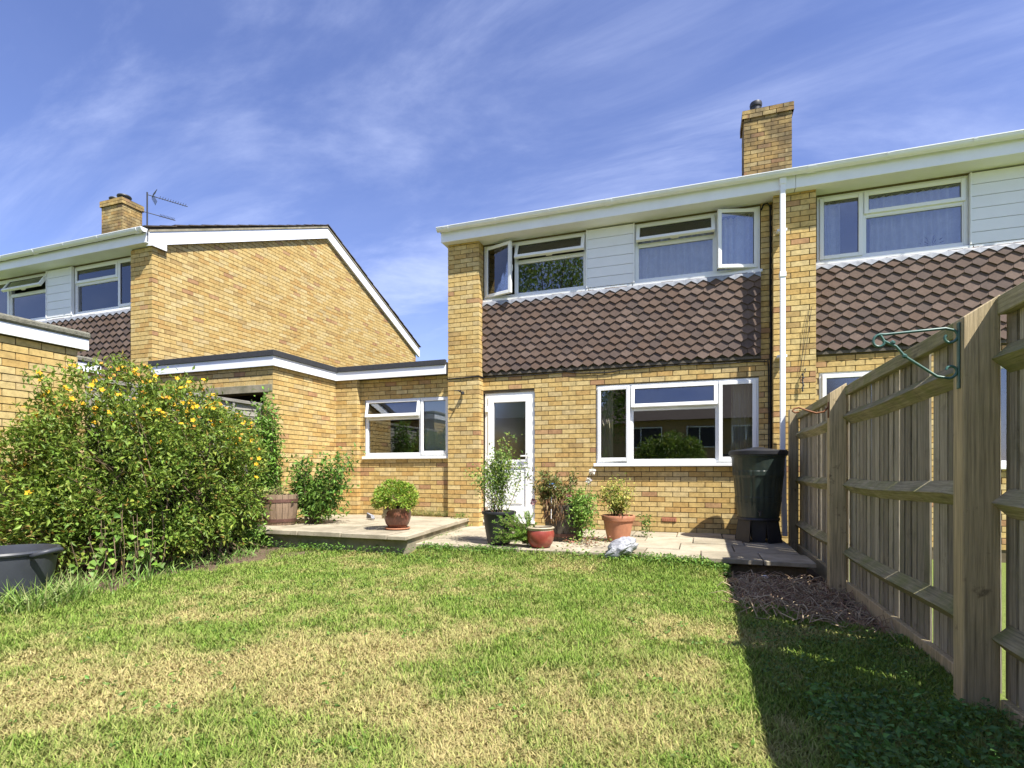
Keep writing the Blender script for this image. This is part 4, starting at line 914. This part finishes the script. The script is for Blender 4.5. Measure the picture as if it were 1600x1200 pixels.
# ------------------------------------------------------------------ pots
def pot(name, loc, prof, m, label, soil_z, soil_r, seg=40, cat='pot', group=None, extra=None, rimm=None, rim=None):
    o = empty(name, loc, label, cat, group); mb = MB(); mb.lathe(prof, (0, 0, 0), seg); v0 = len(mb.v); mb.f.append(tuple(range(seg-1, -1, -1))); x = mb.build('body', m, o); smooth_by_angle(x, 50)
    if rim: smooth_by_angle(MB().lathe(rim, (0, 0, 0), seg).build('rim', rimm or m, o), 40)
    if soil_r:
        s_ = MB(); vs = [(0, 0, soil_z+.015)]+[(soil_r*math.cos(2*math.pi*k/seg), soil_r*math.sin(2*math.pi*k/seg), soil_z+random.uniform(-.006, .006)) for k in range(seg)]
        s_.add(vs, [(0, 1+k, 1+(k+1) % seg) for k in range(seg)]); s_.build('compost', 'compost', o)
    return o
# glazed brown pot on saucer
pot('glazed_pot', (-3.77, 6.20, RZ+.022), [(.095, 0), (.115, .01), (.15, .06), (.172, .13), (.18, .20), (.176, .235), (.18, .25), (.185, .262), (.178, .27), (.160, .268), (.155, .24)], 'brown_glaze', 'brown glazed pot on terracotta saucer on raised patio', .24, .158)
s_ = MB().lathe([(0, .004), (.14, .004), (.15, .022), (.162, .024), (.165, .012), (.15, -.0), (0, 0)], (0, 0, 0), 36); o = s_.build('saucer', 'terracotta', loc=(-3.77, 6.20, RZ+.008)); smooth_by_angle(o, 40); tag(o, 'round terracotta saucer under brown glazed pot', 'saucer')
def dome_plant():
    o = empty('dome_shrub', (-3.78, 6.2, RZ+.27), 'compact rounded lime green shrub in brown glazed pot', 'shrub'); lf = Leafy(); c = np.array([-3.80, 6.19, RZ+.40])
    d = rand_dir(620); d = d[d[:, 2] > -.55]; cl = c+d*np.array([.285, .25, .21])*(1+.25*(vnoise(d[:, 0]*3+9, d[:, 2]*3+d[:, 1]*2, 8)-.5)*2)[:, None]*np.where(rng.random(len(d)) < .3, .7, 1)[:, None]
    P = np.repeat(cl, 9, 0)+rng.normal(size=(len(cl)*9, 3))*.012; D = np.repeat(d, 9, 0)*.7+rand_dir(len(P))*.8+np.array([0, 0, .25])
    lf.add(*leaves(P, D, rng.uniform(.03, .05, len(P)), .017, colmix(len(P), [(.26, .40, .05), (.34, .46, .07), (.20, .33, .045), (.40, .42, .07)]))); lf.build('crown', 'leaf', o)
    mb = MB(); [mb.tube([(-3.78, 6.2, RZ+.25), tuple(c+d[i]*.18)], .005, 5) for i in range(0, 40, 2)]
    x = mb.build('stems', 'twig', o); x.location = -o.location
    dry = MB()
    for i in range(16): dry.tube([(-3.80+random.uniform(-.05, .04), 6.05, RZ+.29), (-3.82+random.uniform(-.06, .04), 6.015, RZ+.27), (-3.84+random.uniform(-.05, .02), 6.01, RZ+.20), (-3.86+random.uniform(-.04, .02), 6.02, RZ+.16)], .003, 4, col=(.45, .36, .2))
    x = dry.build('dead_strands', 'dry_twig', o); x.location = -o.location
dome_plant()
# big black pot with tall bush
pot('plastic_pot', (-2.38, 6.30, PZ+.004), [(.13, 0), (.14, .004), (.155, .08), (.18, .22), (.193, .33), (.197, .36), (.212, .365), (.218, .385), (.212, .402), (.196, .402), (.19, .36)], 'black_plastic', 'large black plastic pot in front of the white back door', .365, .19)
def door_bush():
    o = empty('potted_bush', (-2.38, 6.3, PZ+.37), 'tall thin stemmed bush in black pot before white door', 'shrub'); lf = Leafy(); mb = MB(); B = Vector((-2.38, 6.3, PZ+.36))
    for i in range(15):
        q = 2*math.pi*i/15; rr = random.uniform(.05, .29); h = random.uniform(.55, .80) if i else .90; t = B+Vector((rr*math.cos(q)*1.05, rr*.8*math.sin(q), h*(1.0-.35*(rr/.29)**2)+.02)); a = B+Vector((random.uniform(-.1, .1), random.uniform(-.1, .1), 0))
        mb.tube([a, a.lerp(t, .35)+Vector((.03*math.cos(q), .03*math.sin(q), .03)), a.lerp(t, .7)+Vector((.03*math.cos(q), .02, .03)), t], [.005 if i else .012, .0045, .0035, .002], 5, cap=False)
        k = 230; s_ = np.clip(.02+1.05*rng.random(k)**.62, 0, 1.05)[:, None]; P = np.array(a)*(1-s_)+np.array(t)*s_+rng.normal(size=(k, 3))*.045*(0.5+s_)
        lf.add(*leaves(P, rand_dir(k)+np.array([0, 0, .3]), rng.uniform(.028, .052, k)*(.55+.45*s_[:, 0]), .022*(.55+.45*s_[:, 0]), colmix(k, [(.18, .29, .06), (.26, .38, .08), (.34, .42, .10), (.13, .22, .05)])))
    lf.build('foliage', 'leaf', o); x = mb.build('stems', 'twig', o); x.location = -o.location
door_bush()
# red glazed pot with cream rim + feathery plant
pot('glazed_pot', (-1.80, 6.17, PZ+.004), [(.10, 0), (.115, .008), (.145, .06), (.16, .12), (.162, .165), (.152, .20)], 'red_glaze', 'small red glazed pot with cream rim on lower patio', .215, .135, rimm='cream_glaze', rim=[(.1525, .198), (.150, .206), (.158, .215), (.165, .228), (.158, .238), (.142, .238), (.138, .20)])
def feathery():
    o = empty('feathery_plant', (-2.08, 6.22, PZ), 'feathery bright green plant between black pot and red pot', 'plant'); lf = Leafy(); mb = MB(); B = Vector((-2.0, 6.27, PZ+.02))
    for i in range(80):
        t = Vector((random.uniform(-2.36, -1.86), random.uniform(5.95, 6.30), PZ+random.uniform(.05, .42))); m = B.lerp(t, .5)+Vector((random.uniform(-.03, .03), 0, .07)); mb.tube([B+Vector((random.uniform(-.05, .05), random.uniform(-.05, .05), 0)), m, t], [.004, .003, .0015], 4, cap=False)
        k = 70; q = (.3+.75*rng.random(k))[:, None]; P = np.array(B)*(1-q)**2+2*q*(1-q)*np.array(m)+q*q*np.array(t); D = rand_dir(k)*.8+np.array(t-B)/((t-B).length)*.8+np.array([0, 0, .2])
        lf.add(*leaves(P, D, rng.uniform(.02, .045, k), .0075, colmix(k, [(.24, .40, .06), (.32, .48, .09), (.18, .32, .05)])))
    lf.build('foliage', 'leaf', o); x = mb.build('stems', 'twig', o); x.location = -o.location
feathery()
# staved tubs
def staved(name, loc, r0, r1, rb, h, wood, hoop, label, n=18, zs=(.2, .72)):
    o = empty(name, loc, label, 'planter')
    def rad(f): return r0*(1-f)**2+2*f*(1-f)*rb+r1*f*f
    for i in range(n):
        a0, a1 = 2*math.pi*i/n+.012, 2*math.pi*(i+1)/n-.012; mb = MB(); vs = []
        for j in range(6):
            f = j/5; r = rad(f); z = h*f
            vs += [(r*math.cos(a0), r*math.sin(a0), z), (r*math.cos(a1), r*math.sin(a1), z), ((r-.025)*math.cos(a1), (r-.025)*math.sin(a1), z), ((r-.025)*math.cos(a0), (r-.025)*math.sin(a0), z)]
        mb.add(vs, [(j*4+k, j*4+(k+1) % 4, (j+1)*4+(k+1) % 4, (j+1)*4+k) for j in range(5) for k in range(4)]+[(3, 2, 1, 0), (20, 21, 22, 23)]); mb.build('stave', wood, o)
    for z in zs:
        f0, f1 = (z*h-.022)/h, (z*h+.022)/h; x = MB().lathe([(rad(f0)+.001, z*h-.022), (rad(f0)+.006, z*h-.022), (rad(f1)+.006, z*h+.022), (rad(f1)+.001, z*h+.022)], (0, 0, 0), 36).build('hoop', hoop, o); smooth_by_angle(x, 40)
    s_ = MB(); s_.add([(0, 0, h-.05)]+[((r1-.02)*math.cos(2*math.pi*k/24), (r1-.02)*math.sin(2*math.pi*k/24), h-.06) for k in range(24)], [(0, 1+k, 1+(k+1) % 24) for k in range(24)]); s_.build('compost', 'compost', o)
    return o
staved('half_barrel', (-5.72, 6.22, RZ+.006), .20, .245, .25, .43, 'barrel_wood', 'rust', 'wooden half barrel planter with rusty hoops on raised patio', zs=(.15, .80))
elder('barrel_weeds', (-5.74, 6.2, RZ+.37), 'thin grassy weeds growing in the wooden half barrel', tips_in((-5.78, 6.15, RZ+.50), (.2, .15, .14), 12), 10, .05, [(.30, .34, .10), (.36, .33, .13)], .003)
staved('dark_tub', (-1.70, 6.95, PZ+.006), .22, .275, .275, .46, 'dark_wood', 'rust', 'dark weathered wooden tub with dying plants by brick wall', zs=(.16,))
def tub_plants():
    o = empty('withered_lily', (-1.75, 6.9, PZ+.40), 'withered brown lily with drooping dead leaves in dark tub', 'plant'); lf = Leafy(); mb = MB(); B = Vector((-1.78, 6.9, PZ+.38)); dead = [(.22, .13, .06), (.30, .19, .09), (.16, .09, .05), (.38, .27, .14)]
    for i in range(22):
        a = B+Vector((random.uniform(-.18, .16), random.uniform(-.15, .12), 0)); t = a+Vector((random.uniform(-.22, .16), random.uniform(-.12, .08), random.uniform(.25, .52))); mb.tube([a, a.lerp(t, .5)+Vector((0, 0, .05)), t], [.006, .005, .003], 5, cap=False)
        k = 62; q = (.3+.75*rng.random(k))[:, None]; P = np.array(a)*(1-q)+np.array(t)*q+rng.normal(size=(k, 3))*.028
        lf.add(*leaves(P, rand_dir(k)*.7+np.array([0, -.2, .1]), rng.uniform(.06, .10, k), .02, colmix(k, [(.20, .24, .06), (.14, .20, .05), (.30, .27, .09), (.24, .14, .06)])))
    k = 330; P = np.stack([rng.uniform(-1.92, -1.62, k), rng.uniform(6.64, 6.80, k), PZ+rng.uniform(.28, .58, k)], 1); lf.add(*leaves(P, rand_dir(k)*.35+np.array([0, -.15, -1]), rng.uniform(.05, .11, k), .018, colmix(k, dead)))
    lf.build('foliage', 'leaf', o); x = mb.build('stems', 'twig', o); x.location = -o.location
    elder('trailing_ivy', (-1.5, 6.85, PZ+.38), 'bright green trailing plant at right side of dark tub', tips_in((-1.40, 6.72, PZ+.36), (.24, .14, .36), 30), 46, .055, [(.16, .29, .05), (.20, .34, .06), (.26, .38, .08)], .004)
    r_ = empty('white_rose', (-1.38, 6.98, PZ+.4), 'white flowers on tall stems rising from dark tub', 'flower'); sm = MB()
    for p in ((-1.33, 6.95, 1.04), (-1.37, 6.93, .92), (-1.62, 6.85, .70), (-2.09, 6.82, .64)):
        col = (.80, .78, .74) if p[2] > .8 else (.72, .45, .47); n = 26; d = rand_dir(n); ff = Leafy(); ff.add(*leaves(np.array(p)+d*.012, d+np.array([0, -.2, .4]), .042, .04, colmix(n, [col], .04), .3, .3)); ff.build('bloom', 'petal', r_)
        sm.tube([(p[0]*.4-1.5*.6, 6.95, PZ+.40), (p[0]*.8-1.5*.2, 6.95, (p[2]+PZ+.4)/2), p], .003, 5)
    x = sm.build('stems', 'twig', r_); x.location = -r_.location
    pw = empty('plant_label', (-1.83, 6.78, .86), 'blue and white plant label stuck among the withered leaves', 'label')
    a = MB().prism([(-.07, 0, .0), (-.03, 0, .055), (.05, .0, .03), (-.01, 0, .0)], (0, .003, 0)).build('printed_face', 'blue_print', pw); MB().prism([(-.06, -.004, -.005), (.0, -.004, .02), (.07, -.004, .0), (.045, -.004, -.05)], (0, .003, 0)).build('white_face', 'white_paper', pw); MB().tube([(0, .005, -.01), (.01, .02, -.45)], .003, 5).build('stake', 'white_paper', pw)
    pw.rotation_euler = (R(-25), 0, R(10))
tub_plants()
# terracotta pot with yellow-green plant
pot('terracotta_pot', (-1.0, 6.98, PZ+.004), [(.125, 0), (.135, .004), (.165, .15), (.188, .26), (.19, .268), (.205, .272), (.21, .30), (.214, .325), (.208, .336), (.19, .336), (.18, .28)], 'terracotta', 'terracotta pot with pale rim under the wide ground floor window', .30, .19)
elder('potted_acer', (-1.0, 6.98, PZ+.30), 'yellow green feathery plant in terracotta pot', tips_in((-1.0, 6.95, PZ+.62), (.26, .15, .24), 26), 48, .046, [(.42, .42, .09), (.34, .40, .08), (.48, .44, .12), (.26, .34, .07)], .005)
# white stone
def stone():
    bm = bmesh.new(); bmesh.ops.create_icosphere(bm, subdivisions=4, radius=1)
    for v in bm.verts:
        d = v.co.normalized(); n = float(vnoise(d.x*2.3+4, d.y*2.3+d.z*2, 21))+.5*float(vnoise(d.x*6, d.z*6+d.y*4, 22)); v.co = Vector((d.x*.19, d.y*.13, d.z*.095+.035*d.x))*(.72+.42*n)
    me = bpy.data.meshes.new('white_stone'); bm.to_mesh(me); bm.free(); me.materials.append(MATS['white_stone']); [setattr(p, 'use_smooth', True) for p in me.polygons]
    me.set_sharp_from_angle(angle=R(28)); o = link('white_stone', me, None, (-.83, 6.0, PZ+.05), (0, R(-12), R(15))); tag(o, 'large white mottled stone on patio edge by terracotta pot', 'stone')
stone()
sb = MB()
for i in range(4): sb.tube([(-5.02+.02*i, 7.35+.02*i, RZ+.02), (-4.98+.02*i, 7.30, RZ+.10-.01*i), (-4.90+.01*i, 7.28, RZ+.07), (-4.86+.01*i, 7.25, RZ+.02)], .016, 6)
o = sb.build('crumpled_bag', 'white_stone'); smooth_by_angle(o, 60); tag(o, 'small crumpled grey and white bag against extension wall', 'bag')
# rubber tub at left
def tub():
    o = empty('rubber_tub', (-5.11, 2.66, -.01), 'big dark grey rubber garden tub at lower left edge', 'tub')
    x = MB().lathe([(.235, 0), (.25, .01), (.28, .18), (.31, .38), (.312, .42), (.328, .422), (.334, .436), (.326, .45), (.308, .45), (.30, .40), (.27, .18), (.24, .03), (0, .03)], (0, 0, 0), 44).build('body', 'tub_plastic', o); smooth_by_angle(x, 40)
    for a in (R(15), R(195)):
        c, s_ = math.cos(a), math.sin(a); T = lambda r, t, z: (r*c-t*s_, r*s_+t*c, z)
        MB().tube([T(.315, -.10, .41), T(.375, -.085, .435), T(.41, -.05, .445), T(.415, 0, .448), T(.41, .05, .445), T(.375, .085, .435), T(.315, .10, .41)], .019, 8).build('handle', 'tub_plastic', o, smooth=True)
tub()
# water butt
def butt():
    o = empty('water_butt', (.70, 7.66, PZ+.004), 'dark green plastic water butt on black stand beside downpipe', 'water butt')
    n = 48; wob = lambda q, z: 1+.012*(1 if math.cos(q*24) > 0 else -1)*(1 if (.33 < z < 1.03) else 0)
    x = MB().lathe([(.235, .30), (.245, .31), (.262, .45), (.268, .50), (.272, .505), (.276, .57), (.272, .575), (.292, .80), (.299, .84), (.303, .845), (.306, .90), (.303, .905), (.318, 1.06), (.322, 1.08), (.334, 1.085), (.336, 1.12), (.31, 1.12)], (0, 0, 0), 96, wob).build('barrel', 'green_plastic', o); smooth_by_angle(x, 30)
    x = MB().lathe([(.338, 1.105), (.352, 1.11), (.352, 1.155), (.34, 1.165), (.20, 1.182), (.10, 1.196), (.06, 1.21), (0, 1.212)], (0, 0, 0), 48).build('lid', 'black_plastic', o); smooth_by_angle(x, 30)
    st = MB(); m = 8
    for k in range(m):
        a0, a1 = 2*math.pi*k/m+.0, 2*math.pi*(k+1)/m
        if k % 2 == 0: st.add([(.30*math.cos(a0), .30*math.sin(a0), 0), (.30*math.cos(a1), .30*math.sin(a1), 0), (.25*math.cos(a1), .25*math.sin(a1), .30), (.25*math.cos(a0), .25*math.sin(a0), .30), (.27*math.cos(a0), .27*math.sin(a0), 0), (.27*math.cos(a1), .27*math.sin(a1), 0), (.22*math.cos(a1), .22*math.sin(a1), .30), (.22*math.cos(a0), .22*math.sin(a0), .30)], [(0, 1, 2, 3), (5, 4, 7, 6), (1, 5, 6, 2), (4, 0, 3, 7), (0, 4, 5, 1)])
        else: st.add([(.20*math.cos(a0), .20*math.sin(a0), 0), (.20*math.cos(a1), .20*math.sin(a1), 0), (.235*math.cos(a1), .235*math.sin(a1), .30), (.235*math.cos(a0), .235*math.sin(a0), .30)], [(0, 1, 2, 3)])
    st.lathe([(.255, .27), (.262, .285), (.255, .305), (0, .306)], (0, 0, 0), 32); st.build('stand', 'black_plastic', o)
    q = R(-110); T = lambda r, t, z: (r*math.cos(q)-t*math.sin(q), r*math.sin(q)+t*math.cos(q), z)
    MB().tube([T(.25, 0, .385), T(.31, 0, .385)], .016, 8).tube([T(.30, 0, .39), T(.305, 0, .34)], .012, 8).box(*[v for v in (T(.30, 0, 0)[0]-.03, T(.30, 0, 0)[0]+.03, T(.30, 0, 0)[1]-.006, T(.30, 0, 0)[1]+.006, .395, .41)]).build('tap', 'dark_metal', o)
    o.rotation_euler = (0, 0, R(20))
butt()

# ------------------------------------------------------------------ grass, weeds, dead stems
def grass():
    N = 430000; s, c = math.sin(YAW), math.cos(YAW)
    d = rng.uniform(1.35, 8.2, N); t = rng.uniform(-1.04, 1.04, N); x = d*(-s+t*c); y = d*(c+t*s)
    sw = soil_w(x, y); edge = np.where(x < -3.28, 5.66, 6.03)+.05*(fbm(x, y, 6, 2, 70)-.5)
    ok = (y < edge) & (x > -6.4) & (x < 1.20) & (rng.random(N) > sw*1.05); x, y, d = x[ok], y[ok], d[ok]; n = len(x)
    dr = np.clip(.02+.80*dryness(x, y)+.19*rng.normal(size=n), 0, 1); shade = np.clip((x-.1)/.3, 0, 1)
    z = lawn_z(x, y); tuft = fbm(x, y, 3.2, 3, 31); h = (.019+.028*tuft**1.6+.012*rng.random(n))*(1-.35*dr); h *= np.where(rng.random(n) < .03, 1.8, 1)
    h *= 1+.9*np.clip((x-.5)/.4, 0, 1)*np.clip((3.2-y), 0, 1)+.8*np.clip((-3.9-x)/.8, 0, 1)*np.clip(3.2-y, 0, 1)
    w = (.0019+.0014*rng.random(n))*(1+.16*(d-2)); a = rng.uniform(0, 2*math.pi, n); lean = (.3+.9*rng.random(n)+.9*dr*rng.random(n))
    lx, ly = np.cos(a)*lean*h, np.sin(a)*lean*h; px, py = -np.sin(a)*w, np.cos(a)*w; hz = h/np.sqrt(1+.5*lean**2)
    V = np.stack([np.stack([x-px, y-py, z], 1), np.stack([x+px, y+py, z], 1), np.stack([x+lx*.4+px*.8, y+ly*.4+py*.8, z+hz*.62], 1), np.stack([x+lx*.4-px*.8, y+ly*.4-py*.8, z+hz*.62], 1), np.stack([x+lx, y+ly, z+hz], 1)], 1).reshape(-1, 3)
    o = (np.arange(n)*5)[:, None]; F = np.concatenate([o+np.array([[0, 1, 2]]), o+np.array([[0, 2, 3]]), o+np.array([[3, 2, 4]])], 0)
    g1 = np.array([.105, .20, .024]); g2 = np.array([.26, .37, .062]); st = np.array([.49, .405, .19]); k = rng.random((n, 1))
    C = (g1*(1-k)+g2*k); D = dr[:, None]; C = C*(1-D)+st*D; C = C*(1+.16*rng.normal(size=(n, 1))); C = np.clip(C, .01, .9)
    g = link('grass', np_mesh('grass', V, F, 'grass', np.repeat(C, 5, 0))); tag(g, 'patchy green and straw coloured short lawn grass', 'grass', kind='stuff')
grass()
def weeds():
    lf = Leafy()
    def patch(n, fx, fy, hz, L_, W, cols):
        x = fx(n); y = fy(n); P = np.stack([x, y, lawn_z(x, y)+rng.uniform(.005, hz, n)], 1); lf.add(*leaves(P, rand_dir(n)*np.array([1, 1, .35])+np.array([0, 0, .25]), rng.uniform(.6, 1.2, n)*L_, rng.uniform(.6, 1.1, n)*W, colmix(n, cols), .12, .2))
    U = lambda a, b_: (lambda n: rng.uniform(a, b_, n)); G = [(.12, .24, .04), (.16, .30, .05), (.10, .19, .04)]
    patch(2600, lambda n: rng.normal(.1, .75, n).clip(-2.9, .25), lambda n: 5.93+rng.normal(0, .07, n), .05, .035, .022, G+[(.24, .34, .07)])
    patch(700, U(-3.3, -2.0), lambda n: 5.93+rng.normal(0, .05, n), .05, .035, .02, G)
    patch(500, lambda n: rng.normal(-4.3, .8, n), lambda n: 5.6+rng.normal(0, .05, n), .09, .05, .022, G)
    patch(3000, U(.45, 1.16), U(1.6, 2.75), .11, .034, .021, [(.10, .22, .05), (.14, .28, .07), (.08, .17, .05)])
    patch(1100, U(.3, 1.16), U(2.6, 3.9), .06, .028, .017, [(.09, .18, .045), (.12, .22, .05)])
    patch(420, lambda n: rng.normal(-3.5, .10, n), lambda n: rng.normal(6.6, .35, n), .10, .035, .015, G)
    patch(260, lambda n: rng.normal(-3.72, .06, n), lambda n: rng.normal(8.05, .05, n), .32, .05, .02, G)
    patch(260, lambda n: rng.normal(-1.3, .16, n), lambda n: rng.normal(6.45, .16, n).clip(6.02), .13, .04, .024, [(.22, .30, .07), (.28, .20, .09), (.30, .12, .08)])
    patch(160, lambda n: rng.normal(-.72, .04, n), lambda n: rng.normal(7.6, .05, n), .34, .045, .03, G)
    k = 260; cx = rng.uniform(-4.2, .2, k); cy = rng.uniform(1.4, 5.8, k)
    for a_, b_ in zip(cx, cy): patch(7, lambda n: rng.normal(a_, .018, n), lambda n: rng.normal(b_, .018, n), .03, .032, .018, [(.12, .22, .045), (.16, .27, .05)])
    # long grass round the tub
    n = 900; a = rng.uniform(-2.4, 1.2, n); r = rng.uniform(.26, .55, n); x = -5.11+r*np.cos(a); y = 2.66+r*np.sin(a); P = np.stack([x, y, 0*x], 1)
    lf.add(*leaves(P, rand_dir(n)*.55+np.array([0, 0, 1.1]), rng.uniform(.10, .30, n), .009, colmix(n, [(.20, .33, .06), (.28, .40, .10), (.36, .42, .16)]), .1, .35))
    n = 500; x = rng.uniform(-5.3, -4.6, n); y = rng.uniform(3.1, 5.4, n)+0*x; x = x-(y-3.2)*.25; P = np.stack([x, y, 0*x], 1); lf.add(*leaves(P, rand_dir(n)*.55+np.array([0, 0, .9]), rng.uniform(.06, .20, n), .011, colmix(n, [(.16, .28, .05), (.22, .34, .09)]), .1, .3))
    # dry grass by extension wall
    n = 400; x = rng.uniform(-4.75, -3.95, n); P = np.stack([x, np.full(n, 8.17), np.full(n, RZ)], 1); lf.add(*leaves(P, rand_dir(n)*.5+np.array([0, -.2, .8]), rng.uniform(.05, .20, n), .006, colmix(n, [(.42, .38, .18), (.30, .34, .10)]), .1, .3))
    o = lf.build('weeds', 'leaf', None); tag(o, 'green weeds along the patio edges and foot of fence', 'weeds', kind='stuff')
weeds()
def dead_stems():
    mb = MB(); cols = [(.32, .23, .14), (.42, .32, .20), (.22, .14, .09), (.50, .40, .26), (.34, .22, .14)]
    for i in range(1100):
        x = random.uniform(.28, 1.12); y = random.uniform(4.15-.5*(x-.6), 5.85); 
        if random.random() > .35+.65*float(soil_w(x, y)): continue
        a = random.uniform(0, 6.28); L_ = random.uniform(.08, .34); z = float(lawn_z(x, y)); p = Vector((x, y, z+random.uniform(0, .03))); d = Vector((math.cos(a), math.sin(a), 0))*L_
        q = p+d*.5+Vector((random.uniform(-.04, .04), random.uniform(-.04, .04), random.uniform(.02, .10))); e = p+d+Vector((0, 0, random.uniform(0, .05)))
        e.x = min(e.x, 1.18); q.x = min(q.x, 1.18); mb.tube([p, p.lerp(q, .6)+Vector((0, 0, .015)), q, e], random.uniform(.0018, .0042), 4, random.choice(cols), cap=False)
    o = mb.build('dead_stems', 'dry_twig'); tag(o, 'tangle of dead brown stems on bare soil by fence', 'dead stems', kind='stuff')
dead_stems()
pb = MB().lathe([(0, -.02), (.03, -.012), (.036, .0), (.02, .018), (0, .02)], (0, 0, 0), 10); o = pb.build('pebble', 'white_paper', loc=(.60, 5.86, .0)); smooth_by_angle(o, 60); tag(o, 'small white pebble on soil below patio corner', 'pebble')

# ------------------------------------------------------------------ behind the viewer: what the windows mirror
def opposite():
    o = empty('opposite_house', (0, -17, 0), 'brown roofed house mirrored in the wide ground floor window', 'house')
    def pc(mb, n, m, par=None):
        x = mb.build(n, m, par or o)
        if par is None: x.location = -o.location
        return x
    pc(MB().box(-13, 7, -25, -17, -.1, 4.25), 'wall', 'render_wall')
    pc(MB().prism([(-13.3, -16.6, 4.1), (-13.3, -21, 7.2), (-13.3, -25.3, 4.1)], (20.6, 0, 0)), 'roof', 'rear_roof')
    for x0 in (-11, -7.6, -4.2, -.8, 2.6):
        for z0 in (.5, 2.45):
            w = MB(); w.box(x0, x0+2.0, -16.99, -16.93, z0, z0+.06); w.box(x0, x0+2, -16.99, -16.93, z0+1.2, z0+1.26); [w.box(x0+q, x0+q+.06, -16.99, -16.93, z0+.06, z0+1.2) for q in (0, .7, 1.94)]
            f = pc(w, 'window', 'upvc'); MB().box(x0+.03, x0+1.97, -17.005, -16.96, z0+.03, z0+1.23).build('pane', 'black_plastic', f)
opposite()
def rear_tree(loc, h, r, label, n=9000):
    o = empty('garden_tree', loc, label, 'tree', 'trees mirrored in windows'); B = Vector(loc)
    mb = MB(); mb.tube([B, B+Vector((.05, 0, h*.3)), B+Vector((-.05, .1, h*.6))], [.16, .13, .06], 8); tips = []
    for i in range(22):
        a = 6.28*i/22; t = B+Vector((r*.7*math.cos(a), r*.7*math.sin(a), h*random.uniform(.4, .95))); s_ = B+Vector((0, 0, h*random.uniform(.25, .5))); mb.tube([s_, s_.lerp(t, .5)+Vector((0, 0, .2)), t], [.06, .04, .015], 6)
    x = mb.build('trunk', 'twig', o); x.location = -o.location
    d = rand_dir(n); q = rng.uniform(.45, 1, n)[:, None]**.6; P = np.array([loc[0], loc[1], h*.62])+d*np.array([r, r, h*.4])*q*(1+.3*(vnoise(d[:, 0]*3, d[:, 1]*3+d[:, 2]*4, 5)-.5))[:, None]
    lf = Leafy(); lf.add(*leaves(P, rand_dir(n), .16, .09, colmix(n, GREENS))); lf.build('crown', 'leaf', o)
rear_tree((-6.2, -5.5, 0), 11, 2.6, 'tall leafy tree mirrored in the upper left window', 12000)
rear_tree((-1.2, -7.5, 0), 2.6, 1.5, 'low bushy tree mirrored in the wide ground floor window', 6000)
